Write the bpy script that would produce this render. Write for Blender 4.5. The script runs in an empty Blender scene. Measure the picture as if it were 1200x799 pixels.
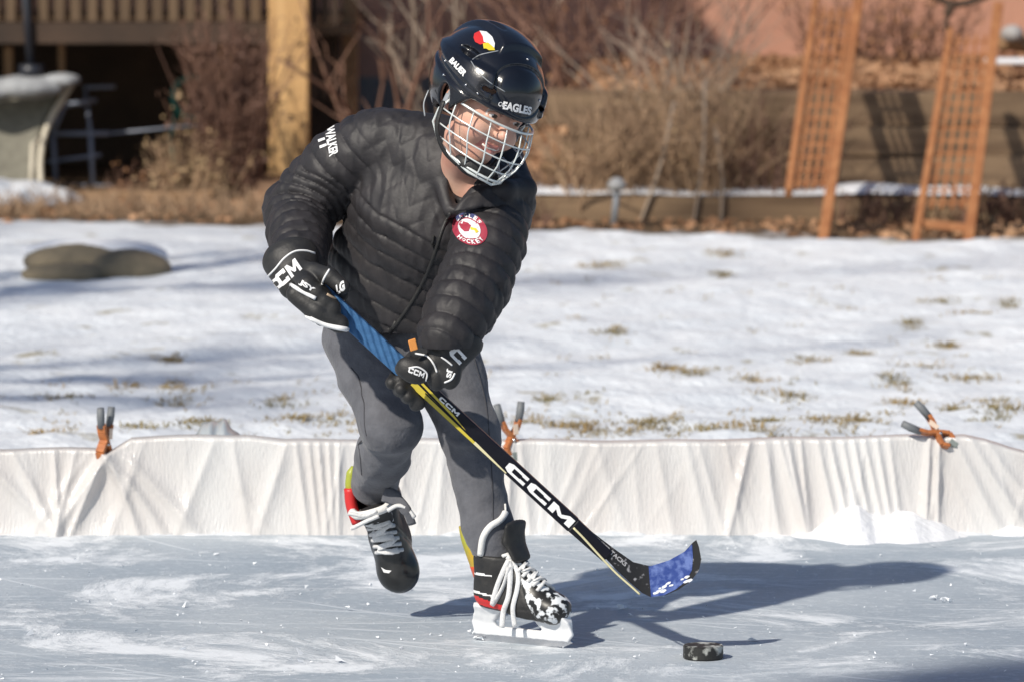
import bpy, bmesh, math, random
import numpy as np
from mathutils import Vector, Matrix
from mathutils.bvhtree import BVHTree
R = math.radians
random.seed(7)
RNG = np.random.default_rng(11)
scene = bpy.context.scene
COL = scene.collection

# ------------------------------------------------------------------ camera
F = 6000.0
PITCH = math.atan(550.0 / F)
CAMZ = 1.5
CF = Vector((0, math.cos(PITCH), -math.sin(PITCH)))
CU = Vector((0, math.sin(PITCH), math.cos(PITCH)))
def ray(x, y):
    return CF + Vector((1, 0, 0)) * ((x - 600) / F) + CU * ((399.5 - y) / F)
def P(x, y, d):
    r = ray(x, y)
    return Vector((0, 0, CAMZ)) + r * (d / r.y)
def G(x, y, z=0.0):
    r = ray(x, y)
    return Vector((0, 0, CAMZ)) + r * ((z - CAMZ) / r.z)
cd = bpy.data.cameras.new("camera"); cam = bpy.data.objects.new("camera", cd); COL.objects.link(cam)
cam.location = (0, 0, CAMZ); cam.rotation_euler = (math.pi / 2 - PITCH, 0, 0)
cd.sensor_width = 36; cd.lens = 36 * F / 1200; cd.clip_start = 0.1; cd.clip_end = 800
cd.dof.use_dof = True; cd.dof.focus_distance = 9.82; cd.dof.aperture_fstop = 7.0
scene.camera = cam

# ------------------------------------------------------------------ materials
def mat(name, col, rough=.6, col2=None, nscale=8, spec=.5, metal=0, bump=0, bscale=60, coat=0, sheen=0, ramp=(.35, .65), detail=4, stretch=None, transl=0, hue=0):
    m = bpy.data.materials.new(name); m.use_nodes = True
    nt = m.node_tree; n = nt.nodes; L = nt.links
    b = n["Principled BSDF"]
    b.inputs["Base Color"].default_value = (*col, 1); b.inputs["Roughness"].default_value = rough
    b.inputs["Specular IOR Level"].default_value = spec; b.inputs["Metallic"].default_value = metal
    b.inputs["Coat Weight"].default_value = coat; b.inputs["Coat Roughness"].default_value = .08
    b.inputs["Sheen Weight"].default_value = sheen
    tc = n.new("ShaderNodeTexCoord"); src = tc.outputs["Object"]
    if stretch:
        mp = n.new("ShaderNodeMapping"); mp.inputs["Scale"].default_value = stretch
        L.new(src, mp.inputs["Vector"]); src = mp.outputs["Vector"]
    if col2:
        t = n.new("ShaderNodeTexNoise"); t.inputs["Scale"].default_value = nscale; t.inputs["Detail"].default_value = detail
        L.new(src, t.inputs["Vector"])
        r = n.new("ShaderNodeValToRGB"); r.color_ramp.elements[0].position = ramp[0]; r.color_ramp.elements[1].position = ramp[1]
        r.color_ramp.elements[0].color = (*col, 1); r.color_ramp.elements[1].color = (*col2, 1)
        L.new(t.outputs["Fac"], r.inputs["Fac"]); L.new(r.outputs["Color"], b.inputs["Base Color"])
    if bump:
        t2 = n.new("ShaderNodeTexNoise"); t2.inputs["Scale"].default_value = bscale; t2.inputs["Detail"].default_value = 5
        L.new(src, t2.inputs["Vector"])
        bp = n.new("ShaderNodeBump"); bp.inputs["Strength"].default_value = 1; bp.inputs["Distance"].default_value = bump
        L.new(t2.outputs["Fac"], bp.inputs["Height"]); L.new(bp.outputs["Normal"], b.inputs["Normal"])
    if transl:
        tr = n.new("ShaderNodeBsdfTranslucent"); mx = n.new("ShaderNodeMixShader"); mx.inputs[0].default_value = transl
        if col2: L.new(r.outputs["Color"], tr.inputs["Color"])
        else: tr.inputs["Color"].default_value = (*col, 1)
        L.new(b.outputs[0], mx.inputs[1]); L.new(tr.outputs[0], mx.inputs[2]); L.new(mx.outputs[0], n["Material Output"].inputs["Surface"])
    return m

# ------------------------------------------------------------------ objects
def tag(o, label=None, cat=None, group=None, kind=None):
    if label: o["label"] = label
    if cat: o["category"] = cat
    if group: o["group"] = group
    if kind: o["kind"] = kind
    return o
def empty(name, loc, label, cat, group=None):
    o = bpy.data.objects.new(name, None); COL.objects.link(o); o.location = loc; o.empty_display_size = .05
    return tag(o, label, cat, group)
def wm(q):
    if q is None: return Matrix.Identity(4)
    return wm(q.parent) @ q.matrix_parent_inverse @ Matrix.Translation(q.location)
def link(name, me, m, parent=None, smooth=True):
    o = bpy.data.objects.new(name, me); COL.objects.link(o)
    for mm in (m if isinstance(m, (list, tuple)) else [m]): me.materials.append(mm)
    if smooth and len(me.polygons): me.polygons.foreach_set("use_smooth", [True] * len(me.polygons))
    if parent is not None:
        o.parent = parent
        o.matrix_parent_inverse = wm(parent).inverted()
    return o
class MB:
    def __init__(s): s.v = []; s.f = []; s.mi = []
    def add(s, vs, fs, mi=0):
        k = len(s.v); s.v += [tuple(v) for v in vs]; s.f += [tuple(i + k for i in f) for f in fs]; s.mi += [mi] * len(fs)
    def tube(s, pts, r, n=8, mi=0, cap=True, flat=None):
        pts = [Vector(p) for p in pts]; N = len(pts)
        rs = r if isinstance(r, (list, tuple)) else [r] * N
        vs = []; up = None
        for i, p in enumerate(pts):
            t = (pts[min(i + 1, N - 1)] - pts[max(i - 1, 0)])
            if t.length < 1e-9: t = Vector((0, 0, 1))
            t.normalize()
            if up is None:
                up = Vector((0, 0, 1)) if abs(t.z) < .9 else Vector((1, 0, 0))
                if flat is not None: up = Vector(flat)
            a = (up - t * up.dot(t))
            if a.length < 1e-6: a = t.orthogonal()
            a.normalize(); b = t.cross(a); up = a
            fl = .36 if flat is not None else 1
            for k in range(n):
                an = 2 * math.pi * k / n
                vs.append(p + a * (math.cos(an) * rs[i] * fl) + b * (math.sin(an) * rs[i]))
        fs = []
        for i in range(N - 1):
            for k in range(n):
                k2 = (k + 1) % n
                fs.append((i * n + k, i * n + k2, (i + 1) * n + k2, (i + 1) * n + k))
        if cap: fs.append(tuple(range(n))[::-1]); fs.append(tuple((N - 1) * n + k for k in range(n)))
        s.add(vs, fs, mi)
    def box(s, c, ax, ay, az, mi=0):
        c = Vector(c); ax, ay, az = Vector(ax), Vector(ay), Vector(az); vs = []
        for i in (-1, 1):
            for j in (-1, 1):
                for k in (-1, 1): vs.append(c + ax * i + ay * j + az * k)
        s.add(vs, [(0, 1, 3, 2), (4, 6, 7, 5), (0, 4, 5, 1), (2, 3, 7, 6), (0, 2, 6, 4), (1, 5, 7, 3)], mi)
    def bx(s, x0, x1, y0, y1, z0, z1, mi=0):
        s.box(((x0 + x1) / 2, (y0 + y1) / 2, (z0 + z1) / 2), ((x1 - x0) / 2, 0, 0), (0, (y1 - y0) / 2, 0), (0, 0, (z1 - z0) / 2), mi)
    def beam(s, p, q, w, t, side=(1, 0, 0), mi=0):
        p = Vector(p); q = Vector(q); a = (q - p); side = Vector(side); side = (side - a * (side.dot(a) / a.dot(a))).normalized()
        th = a.cross(side).normalized()
        s.box((p + q) / 2, a / 2, side * (w / 2), th * (t / 2), mi)
    def mesh(s, name):
        me = bpy.data.meshes.new(name); me.from_pydata(s.v, [], s.f); me.update()
        return me
    def build(s, name, m, parent=None, smooth=False, bevel=0):
        me = s.mesh(name); o = link(name, me, m, parent, smooth)
        if any(s.mi): me.polygons.foreach_set("material_index", s.mi)
        bm = bmesh.new(); bm.from_mesh(me); bmesh.ops.recalc_face_normals(bm, faces=bm.faces); bm.to_mesh(me); bm.free()
        if bevel:
            b = o.modifiers.new("bevel", 'BEVEL'); b.width = bevel; b.segments = 2; b.limit_method = 'ANGLE'
        return o

# ------------------------------------------------------------------ implicit surfaces
def A(v): return np.array(tuple(v), dtype=np.float32)
def smin(a, b, k):
    h = np.clip(.5 + .5 * (b - a) / k, 0, 1)
    return b + (a - b) * h - k * h * (1 - h)
def smax(a, b, k): return -smin(-a, -b, k)
def cap(p, a, b, ra, rb=None):
    rb = ra if rb is None else rb
    a = A(a); b = A(b); d = b - a; q = p - a
    t = np.clip(q @ d / max(float(d @ d), 1e-12), 0, 1)
    return np.sqrt(((q - t[:, None] * d) ** 2).sum(1)) - (ra + (rb - ra) * t)
def chain(p, pts, k=.01):
    r = None
    for (a, ra), (b, rb) in zip(pts[:-1], pts[1:]):
        c = cap(p, a, b, ra, rb); r = c if r is None else smin(r, c, k)
    return r
def ell(p, c, rad, fr=None):
    q = p - A(c)
    if fr is not None: q = q @ np.array([tuple(f) for f in fr], dtype=np.float32).T
    rad = np.array(rad, dtype=np.float32)
    k0 = np.sqrt(((q / rad) ** 2).sum(1)); k1 = np.sqrt(((q / rad ** 2) ** 2).sum(1)) + 1e-9
    return k0 * (k0 - 1) / k1
def ecap(p, a, b, ra, rb, xd):
    """tapered elliptical capsule: ra,rb = (half width along xd, half depth)"""
    a = A(a); b = A(b); d = b - a; L = float(np.linalg.norm(d)); ax = d / L
    xd = A(xd); xd = xd - ax * (xd @ ax); xd = xd / np.linalg.norm(xd); yd = np.cross(ax, xd)
    q = p - a; s = q @ ax; t = np.clip(s / L, 0, 1)
    rx = ra[0] + (rb[0] - ra[0]) * t; ry = ra[1] + (rb[1] - ra[1]) * t; rz = np.minimum(rx, ry)
    qx = q @ xd; qy = q @ yd; qz = s - t * L
    k0 = np.sqrt((qx / rx) ** 2 + (qy / ry) ** 2 + (qz / rz) ** 2)
    k1 = np.sqrt((qx / rx ** 2) ** 2 + (qy / ry ** 2) ** 2 + (qz / rz ** 2) ** 2) + 1e-9
    return k0 * (k0 - 1) / k1
def seg_t(p, a, b):
    a = A(a); b = A(b); d = b - a; L = float(np.linalg.norm(d)); return (p - a) @ (d / L)
_K = RNG.normal(size=(40, 3)); _K /= np.linalg.norm(_K, axis=1)[:, None]; _PH = RNG.uniform(0, 6.28, 40)
def nz(p, sc, seed=0, n=6):
    r = 0
    for i in range(n):
        j = (i + seed * 7) % 40
        r = r + np.sin(p @ (_K[j] * sc * (1 + .35 * i)).astype(np.float32) + _PH[(j * 3 + seed) % 40] + 1.3 * np.sin(p @ (_K[(j + 11) % 40] * sc * .7).astype(np.float32)))
    return r / n
def grid_axes(lo, hi, h): return [np.arange(lo[i], hi[i] + h, h, dtype=np.float32) for i in range(3)]
def sdf_mesh(name, f, lo, hi, h, axes=None):
    ax = axes if axes is not None else grid_axes(lo, hi, h)
    nx, ny, nzn = [len(a) for a in ax]; S = 4
    ci = [np.unique(np.append(np.arange(0, n, S), n - 1)) for n in (nx, ny, nzn)]
    gx, gy, gz = np.meshgrid(ax[0][ci[0]], ax[1][ci[1]], ax[2][ci[2]], indexing='ij')
    cv = f(np.stack([gx.ravel(), gy.ravel(), gz.ravel()], 1)).reshape(gx.shape)
    idx = [np.clip(np.round(np.arange(n) / S).astype(int), 0, len(c) - 1) for n, c in zip((nx, ny, nzn), ci)]
    V = cv[np.ix_(*idx)].astype(np.float32)
    hm = max(float(np.diff(a).max()) for a in ax)
    m = np.abs(V) < hm * S * 1.35 + .008
    I, J, K = np.nonzero(m)
    V[I, J, K] = f(np.stack([ax[0][I], ax[1][J], ax[2][K]], 1))
    ins = V < 0
    # crossing edges
    cs = np.zeros((nx - 1, ny - 1, nzn - 1, 3), np.float32); cn = np.zeros((nx - 1, ny - 1, nzn - 1), np.float32)
    quads = []
    vid = None
    cross = []
    for a in range(3):
        sl0 = [slice(None)] * 3; sl1 = [slice(None)] * 3; sl0[a] = slice(0, -1); sl1[a] = slice(1, None)
        c = ins[tuple(sl0)] != ins[tuple(sl1)]
        E = np.stack(np.nonzero(c), 1)
        E2 = E.copy(); E2[:, a] += 1
        v0 = V[E[:, 0], E[:, 1], E[:, 2]]; v1 = V[E2[:, 0], E2[:, 1], E2[:, 2]]
        t = v0 / (v0 - v1)
        pt = np.stack([ax[i][E[:, i]] for i in range(3)], 1)
        pt[:, a] += t * (ax[a][E2[:, a]] - ax[a][E[:, a]])
        b, c2 = [(1, 2), (2, 0), (0, 1)][a]
        cells = []
        for db, dc in ((-1, -1), (0, -1), (0, 0), (-1, 0)):
            q = E.copy(); q[:, b] += db; q[:, c2] += dc; cells.append(q)
            ok = ((q >= 0).all(1)) & (q[:, 0] < nx - 1) & (q[:, 1] < ny - 1) & (q[:, 2] < nzn - 1)
            np.add.at(cs, (q[ok, 0], q[ok, 1], q[ok, 2]), pt[ok]); np.add.at(cn, (q[ok, 0], q[ok, 1], q[ok, 2]), 1)
        cross.append((cells, v0 < 0))
    act = cn > 0; vid = -np.ones(cn.shape, int); vid[act] = np.arange(act.sum())
    verts = cs[act] / cn[act][:, None]
    for cells, neg in cross:
        q = []
        okall = np.ones(len(neg), bool)
        for c in cells:
            ok = ((c >= 0).all(1)) & (c[:, 0] < nx - 1) & (c[:, 1] < ny - 1) & (c[:, 2] < nzn - 1)
            okall &= ok
        for c in cells:
            cc = np.where(okall[:, None], c, 0); q.append(vid[cc[:, 0], cc[:, 1], cc[:, 2]])
        q = np.stack(q, 1)[okall]; ng = neg[okall]
        q[~ng] = q[~ng][:, ::-1]
        quads.append(q)
    Q = np.concatenate(quads)
    me = bpy.data.meshes.new(name)
    me.vertices.add(len(verts)); me.vertices.foreach_set("co", verts.astype(np.float32).ravel())
    me.loops.add(len(Q) * 4); me.loops.foreach_set("vertex_index", Q.ravel().astype(np.int32))
    me.polygons.add(len(Q)); me.polygons.foreach_set("loop_start", np.arange(0, len(Q) * 4, 4, dtype=np.int32))
    me.update(calc_edges=True); me.validate()
    return me
def bvh_of(o):
    me = o.data
    return BVHTree.FromPolygons([v.co.copy() for v in me.vertices], [tuple(p.vertices) for p in me.polygons])
def hit(bvh, x, y, fallback=9.9):
    o = Vector((0, 0, CAMZ)); r = ray(x, y).normalized()
    h = bvh.ray_cast(o, r)
    if h[0] is None:
        q = P(x, y, fallback); h = bvh.find_nearest(q)
    n = h[1]
    if n.dot(r) > 0: n = -n
    return h[0], n
def text_mesh(s, bold=.02, res=3):
    c = bpy.data.curves.new("t", 'FONT'); c.body = s; c.size = 1; c.align_x = 'CENTER'; c.align_y = 'CENTER'
    c.offset = bold; c.resolution_u = res
    o = bpy.data.objects.new("t", c); COL.objects.link(o)
    dg = bpy.context.evaluated_depsgraph_get(); me = bpy.data.meshes.new_from_object(o.evaluated_get(dg))
    bpy.data.objects.remove(o); bpy.data.curves.remove(c)
    vs = [(v.co.x, v.co.y) for v in me.vertices]; fs = [tuple(p.vertices) for p in me.polygons]
    bpy.data.meshes.remove(me)
    xs = [v[0] for v in vs]; ys = [v[1] for v in vs]; cx = (min(xs) + max(xs)) / 2; cy = (min(ys) + max(ys)) / 2; w = max(xs) - min(xs); h = max(ys) - min(ys)
    return [((x - cx) / w, (y - cy) / h) for x, y in vs], fs
def decal(name, shape, c, U, V, bvh, m, parent, off=.0012, cuts=2, fallback=9.9, maxe=.012):
    """lay a flat 2-D shape (unit box) on a surface; c,U,V in photo pixels, V = image-up vector of the shape"""
    vs, fs = shape; bm = bmesh.new()
    bv = [bm.verts.new((c[0] + x * U[0] + y * V[0], c[1] + x * U[1] + y * V[1], 0)) for x, y in vs]
    for f in fs:
        try: bm.faces.new([bv[i] for i in f])
        except ValueError: pass
    bmesh.ops.triangulate(bm, faces=bm.faces)
    for _ in range(cuts):
        es = [e for e in bm.edges if e.calc_length() > 4]
        if not es: break
        bmesh.ops.subdivide_edges(bm, edges=es, cuts=1)
        bmesh.ops.triangulate(bm, faces=bm.faces)
    for v in bm.verts:
        p, n = hit(bvh, v.co.x, v.co.y, fallback); v.co = p + n * off
    bmesh.ops.recalc_face_normals(bm, faces=bm.faces)
    me = bpy.data.meshes.new(name); bm.to_mesh(me); bm.free()
    return link(name, me, m, parent, False)
def ccm(s='CCM'):
    '''squared wide capitals'''
    C = [(0, .18), (.18, 0), (1, 0), (1, .34), (.72, .34), (.72, .27), (.30, .27), (.30, .73), (.72, .73), (.72, .66), (1, .66), (1, 1), (.18, 1), (0, .82)]
    M = [(0, 0), (.27, 0), (.27, .55), (.48, .20), (.64, .20), (.86, .55), (.86, 0), (1.13, 0), (1.13, 1), (.86, 1), (.56, .52), (.27, 1), (0, 1)]
    vs, fs, x = [], [], 0
    for ch in s:
        g = C if ch == 'C' else M; k = len(vs); vs += [(x + a, b) for a, b in g]; fs.append(tuple(range(k, k + len(g)))); x += (1.0 if ch == 'C' else 1.13) + .14
    w = x - .14
    return [(a / w - .5, b - .5) for a, b in vs], fs
def poly(pts):   # pixel polygon -> shape for decal with c=(0,0),U=(1,0),V=(0,1)
    return [tuple(p) for p in pts], [tuple(range(len(pts)))]
def pdecal(name, pts, bvh, m, parent, off=.0014, cuts=3, fallback=9.9):
    return decal(name, poly(pts), (0, 0), (1, 0), (0, 1), bvh, m, parent, off, cuts, fallback)
def spl(pts, n=8):
    """Catmull-Rom through points of any dimension"""
    pts = [np.array(tuple(p), float) for p in pts]; out = []
    q = [2 * pts[0] - pts[1]] + pts + [2 * pts[-1] - pts[-2]]
    for i in range(1, len(q) - 2):
        for k in range(n):
            t = k / n
            out.append(.5 * ((2 * q[i]) + (-q[i - 1] + q[i + 1]) * t + (2 * q[i - 1] - 5 * q[i] + 4 * q[i + 1] - q[i + 2]) * t * t + (-q[i - 1] + 3 * q[i] - 3 * q[i + 1] + q[i + 2]) * t ** 3))
    out.append(pts[-1]); return [tuple(o) for o in out]
def line_on(mb, px, bvh, r, off=.0, n=6, fallback=9.9, sub=6, flat=False):
    pts = []; nn = None
    for x, y in spl(px, sub):
        p, nrm = hit(bvh, x, y, fallback); pts.append(p + nrm * off); nn = nn or nrm
    mb.tube(pts, r, n, flat=tuple(nn) if flat else None)
# world
w = bpy.data.worlds.new("World"); scene.world = w; w.use_nodes = True
nt = w.node_tree; sky = nt.nodes.new("ShaderNodeTexSky"); sky.sky_type = 'NISHITA'; sky.sun_disc = False; sky.ozone_density = 2.5
EL = math.atan(1 / math.hypot(.78, 1.0)); SD = Vector((-.78, -1.0, 1)).normalized()
sky.sun_elevation = EL; sky.sun_rotation = math.atan2(-.78, -1.0) % (2 * math.pi)
nt.links.new(sky.outputs[0], nt.nodes["Background"].inputs[0]); nt.nodes["Background"].inputs[1].default_value = .108
sl = bpy.data.lights.new("sun", 'SUN'); sl.energy = 4.9; sl.angle = R(1.1); sl.color = (1, .93, .82)
so = bpy.data.objects.new("sun", sl); COL.objects.link(so); so.rotation_euler = SD.to_track_quat('Z', 'Y').to_euler()
scene.view_settings.view_transform = 'Standard'; scene.view_settings.look = 'None'; scene.view_settings.exposure = -.17; scene.view_settings.gamma = 1
scene.cycles.use_denoising = True
# ------------------------------------------------------------------ the skater
M_skin = mat("skin", (.60, .31, .23), .48, (.70, .44, .33), 22, bump=.0003, bscale=300)
M_lip = mat("lips", (.50, .20, .17), .4)
M_brow = mat("brow_hair", (.13, .07, .04), .8)
M_jacket = mat("quilted_nylon", (.019, .0175, .0195), .57, (.030, .027, .029), 25, spec=.42, bump=.0009, bscale=85)
M_inner = mat("jacket_lining", (.012, .012, .014), .8)
M_trouser = mat("grey_jersey", (.088, .090, .104), .85, (.125, .128, .145), 28, bump=.0022, bscale=95, sheen=.15, detail=8)
M_black = mat("black_shell", (.006, .007, .011), .2, (.010, .011, .016), 12, spec=.5, coat=.35, bump=.00015, bscale=200)
M_blackmat = mat("black_synthetic", (.016, .016, .017), .55, (.026, .025, .024), 60, bump=.0006, bscale=220)
M_rubber = mat("black_rubber", (.012, .012, .012), .75, (.02, .02, .02), 80)
M_wire = mat("white_wire", (.72, .76, .74), .25, spec=.8, metal=.25)
M_white = mat("white_plastic", (.78, .79, .80), .35, (.70, .71, .73), 60)
M_print = mat("white_print", (.82, .82, .82), .5)
M_lace = mat("white_lace", (.74, .74, .74), .85, (.56, .56, .57), 260, bump=.0010, bscale=380, ramp=(.45, .80))
M_felt = mat("white_felt", (.78, .77, .75), .95, bump=.001, bscale=300)
M_red = mat("red_print", (.62, .03, .03), .45)
M_maroon = mat("maroon_thread", (.36, .03, .06), .7)
M_navy = mat("navy_thread", (.05, .06, .16), .7)
M_yel = mat("yellow_print", (.75, .55, .03), .45)
M_lime = mat("lime_plastic", (.42, .48, .04), .35, (.62, .33, .03), 14)
M_orange = mat("orange_fabric", (.75, .30, .07), .6)
M_steel = mat("steel", (.6, .6, .62), .25, metal=1)
M_clear = mat("grey_clip", (.30, .32, .34), .3)
M_tan = mat("tan_leather", (.48, .36, .25), .7)
M_eye = mat("eye_white", (.7, .68, .66), .2); M_iris = mat("iris", (.05, .04, .03), .15)
M_blue = mat("blue_tape", (.030, .11, .26), .7, (.045, .15, .33), 70, bump=.0006, bscale=250)
nt_ = M_blue.node_tree; wv_ = nt_.nodes.new("ShaderNodeTexWave"); wv_.bands_direction = 'X'; wv_.inputs["Scale"].default_value = 26; wv_.inputs["Distortion"].default_value = .6
mp_ = nt_.nodes.new("ShaderNodeMapping"); mp_.inputs["Rotation"].default_value = (0, R(18), 0); tc_ = nt_.nodes.new("ShaderNodeTexCoord"); nt_.links.new(tc_.outputs["Object"], mp_.inputs[0]); nt_.links.new(mp_.outputs[0], wv_.inputs[0])
bp_ = nt_.nodes.new("ShaderNodeBump"); bp_.inputs["Distance"].default_value = .0022; nt_.links.new(wv_.outputs["Fac"], bp_.inputs["Height"])
old_ = nt_.nodes["Principled BSDF"].inputs["Normal"].links[0].from_socket; nt_.links.new(old_, bp_.inputs["Normal"]); nt_.links.new(bp_.outputs[0], nt_.nodes["Principled BSDF"].inputs["Normal"])
M_blueb = mat("blade_tape", (.05, .11, .50), .65, (.10, .18, .62), 50, bump=.0008, bscale=250)
M_stick = mat("stick_black", (.006, .006, .011), .3, (.009, .009, .014), 40, spec=.35)

# head frame: S towards the subject's left, FF the way the face looks, UU the crown
psi, pit, rol = R(33), R(20), R(18)
s0 = Vector((math.cos(psi), math.sin(psi), 0)); FF = Vector((math.cos(pit) * math.sin(psi), -math.cos(pit) * math.cos(psi), -math.sin(pit)))
u0 = Vector((math.sin(pit) * math.sin(psi), -math.sin(pit) * math.cos(psi), math.cos(pit)))
S = s0 * math.cos(rol) - u0 * math.sin(rol); UU = u0 * math.cos(rol) + s0 * math.sin(rol)
HC = P(566, 122, 9.80)
FR = (S, FF, UU)
def H(s, f, u): return HC + S * s + FF * f + UU * u

# skeleton
shR, elR, wrR = P(424, 170, 10.03), P(350, 246, 10.08), P(351, 304, 9.88)
shL, elL, wrL = P(588, 240, 9.88), P(556, 332, 9.76), P(524, 392, 9.68)
hipR, knR, anR = P(428, 392, 10.12), P(458, 498, 9.95), P(438, 588, 10.20)
hipL, knL, anL = P(512, 400, 10.08), P(551, 505, 9.96), P(563, 640, 10.02)
pelv, waist, chest, upper, neckb = P(466, 380, 10.12), P(474, 335, 10.07), P(500, 258, 9.99), P(514, 205, 9.97), P(538, 212, 9.93)
TX = (shL - shR).normalized()
stA, stB = P(391, 357, 9.755), P(752, 688, 9.76)
sAx = (stB - stA).normalized()
def onstick(xpx):
    t = (xpx - 391) / (752 - 391.0); return stA.lerp(stB, t)
butt = onstick(350)
e1 = (Vector((0, -1, 0)) - sAx * sAx.dot(Vector((0, -1, 0)))).normalized(); e2 = sAx.cross(e1)
def ring(c, r, phi): return c + e1 * (r * math.cos(R(phi))) + e2 * (r * math.sin(R(phi)))

# --- fingers of the two gripping hands: list of chains (points, radii), also used for the gloves
gR = onstick(377); gL = onstick(487)
def fingers(c, r, phis, pitch, rad, lens):
    out = []
    for k in range(4):
        cc = c + sAx * (pitch * (k - 1.5)); L = lens[k]
        pts = [ring(cc, r * (1.12 if j == 0 else 1), phis[0] + (phis[1] - phis[0]) * L * j / 6) for j in range(7)]
        out.append([(p, rad * (1 - .04 * j)) for j, p in enumerate(pts)])
    return out
fR = fingers(gR, .036, (5, 235), .0215, .0150, (.86, .97, 1.0, .92))
fL = fingers(gL, .036, (262, 58), .0205, .0155, (.92, 1.0, .97, .86))
thR = [(P(366, 318, 9.755), .017), (P(386, 324, 9.725), .0165), (P(402, 337, 9.715), .0145)]
thL = [(P(516, 425, 9.685), .017), (P(500, 428, 9.670), .0185), (P(483, 433, 9.665), .0195), (P(472, 432, 9.670), .015)]

def skframe(O, X, Z): X = X.normalized(); Z = (Z - X * Z.dot(X)).normalized(); return O, X, Z
YAW = R(33)
SKL = skframe(G(601, 753), Vector((math.cos(YAW), -math.sin(YAW), 0)), Vector((-.10, .02, 1)))
_o, _x, _z = skframe(Vector((0, 0, 0)), Vector((.235, -.30, -.92)), Vector((-.16, -.93, .28)))
SKR = (P(438, 578, 10.19) - _z * .150 + _x * .040, _x, _z)
anL = SKL[0] - SKL[1] * .042 + SKL[2] * .175; anR = SKR[0] - SKR[1] * .042 + SKR[2] * .165
def f_body(p):
    # torso, neck
    d = ecap(p, pelv, waist, (.10, .075), (.10, .07), TX)
    d = smin(d, ecap(p, waist, chest, (.10, .07), (.12, .08), TX), .03)
    d = smin(d, ecap(p, chest, upper, (.12, .08), (.10, .065), TX), .03)
    d = smin(d, chain(p, [(shR, .045), (upper, .05), (shL, .045)], .02), .03)
    for a, b, c in ((shR, elR, wrR), (shL, elL, wrL)):
        d = smin(d, chain(p, [(a, .042), (a.lerp(b, .5), .037), (b, .03), (b.lerp(c, .35), .03), (c, .022)], .01), .02)
    for a, b, c in ((hipR, knR, anR), (hipL, knL, anL)):
        d = smin(d, chain(p, [(a, .070), (a.lerp(b, .5), .053), (b, .043), (b.lerp(c, .35), .040), (c, .029)], .012), .03)
    # hands
    for w, fs, th, q in ((wrR, fR, thR, 0), (wrL, fL, thL, 1)):
        h = None
        for ch in fs:
            t = chain(p, [(w.lerp(ch[0][0], .35), .013)] + [(a, r * .56) for a, r in ch], .004)
            h = t if h is None else smin(h, t, .003)
        h = smin(h, chain(p, [(w.lerp(th[0][0], .3), .012)] + [(a, r * .55) for a, r in th], .004), .004)
        d = smin(d, h, .012)
    # feet
    for an, (O_, X_, Z_) in ((anR, SKR), (anL, SKL)):
        d = smin(d, chain(p, [(an, .026), (O_ - X_ * .040 + Z_ * .130, .026), (O_ - X_ * .030 + Z_ * .105, .024), (O_ + X_ * .04 + Z_ * .085, .018), (O_ + X_ * .080 + Z_ * .078, .013)], .008), .01)
    # neck + head
    d = smin(d, chain(p, [(neckb, .040), (H(0, -.01, -.075), .037)], .01), .025)
    h = ell(p, H(0, -.012, .030), (.070, .088, .082), FR)
    h = smin(h, ell(p, H(0, .030, -.022), (.056, .056, .078), FR), .02)
    h = smin(h, ell(p, H(0, .052, -.086), (.026, .024, .022), FR), .018)
    for s in (-1, 1):
        h = smin(h, ell(p, H(.033 * s, .055, -.040), (.026, .026, .026), FR), .012)
        h = smax(h, -ell(p, H(.029 * s, .103, .003), (.019, .022, .012), FR), .010)
        h = smin(h, cap(p, H(.045 * s, .070, .022), H(.014 * s, .084, .020), .006), .008)
        h = smin(h, cap(p, H(.040 * s, .076, -.008), H(.018 * s, .083, -.010), .004), .004)
        e = smax(ell(p, H(.071 * s, -.004, -.004), (.010, .020, .032), FR), -ell(p, H(.083 * s, .002, -.004), (.009, .010, .017), FR), .003)
        h = smin(h, e, .003)
        h = smin(h, ell(p, H(.008 * s, .092, -.031), (.007, .008, .006), FR), .003)
    h = smin(h, chain(p, [(H(0, .078, .012), .007), (H(0, .092, -.012), .0075), (H(0, .101, -.027), .0095)], .004), .007)
    lu = chain(p, [(H(-.029, .073, -.0515), .0025), (H(-.010, .0845, -.0565), .0040), (H(.010, .0845, -.0565), .0040), (H(.029, .073, -.0515), .0025)], .003)
    ll = chain(p, [(H(-.026, .073, -.0575), .0030), (H(0, .0835, -.0685), .0048), (H(.026, .073, -.0575), .0030)], .003)
    h = smin(h, smin(lu, ll, .001), .003)
    h = smax(h, -chain(p, [(H(-.026, .082, -.0545), .0014), (H(-.010, .091, -.0612), .0040), (H(.010, .091, -.0612), .0040), (H(.026, .082, -.0545), .0014)], .001), .0015)
    for s in (-1, 1):
        h = smin(h, chain(p, [(H(.016 * s, .0815, .003), .003), (H(.028 * s, .0880, .0095), .0036), (H(.041 * s, .079, .004), .003)], .002), .0025)
        h = smin(h, chain(p, [(H(.018 * s, .081, -.002), .0022), (H(.029 * s, .0855, -.0065), .0028), (H(.040 * s, .078, -.001), .0022)], .002), .003)
        h = smin(h, ell(p, H(.036 * s, .060, -.036), (.021, .021, .018), FR), .010)
    return smin(d, h, .012)
zs = np.concatenate([np.arange(-.0, .92, .007), np.arange(.92, 1.02, .004), np.arange(1.02, 1.26, .0022)]).astype(np.float32)
me = sdf_mesh("person", f_body, None, None, .006, axes=[np.concatenate([np.arange(-.46, -.16, .006), np.arange(-.16, .08, .0026), np.arange(.08, .16, .006)]).astype(np.float32),
     np.concatenate([np.arange(9.55, 9.66, .006), np.arange(9.66, 9.86, .0026), np.arange(9.86, 10.32, .007)]).astype(np.float32), zs])
person = link("person", me, [M_skin, M_lip, M_brow])
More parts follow.
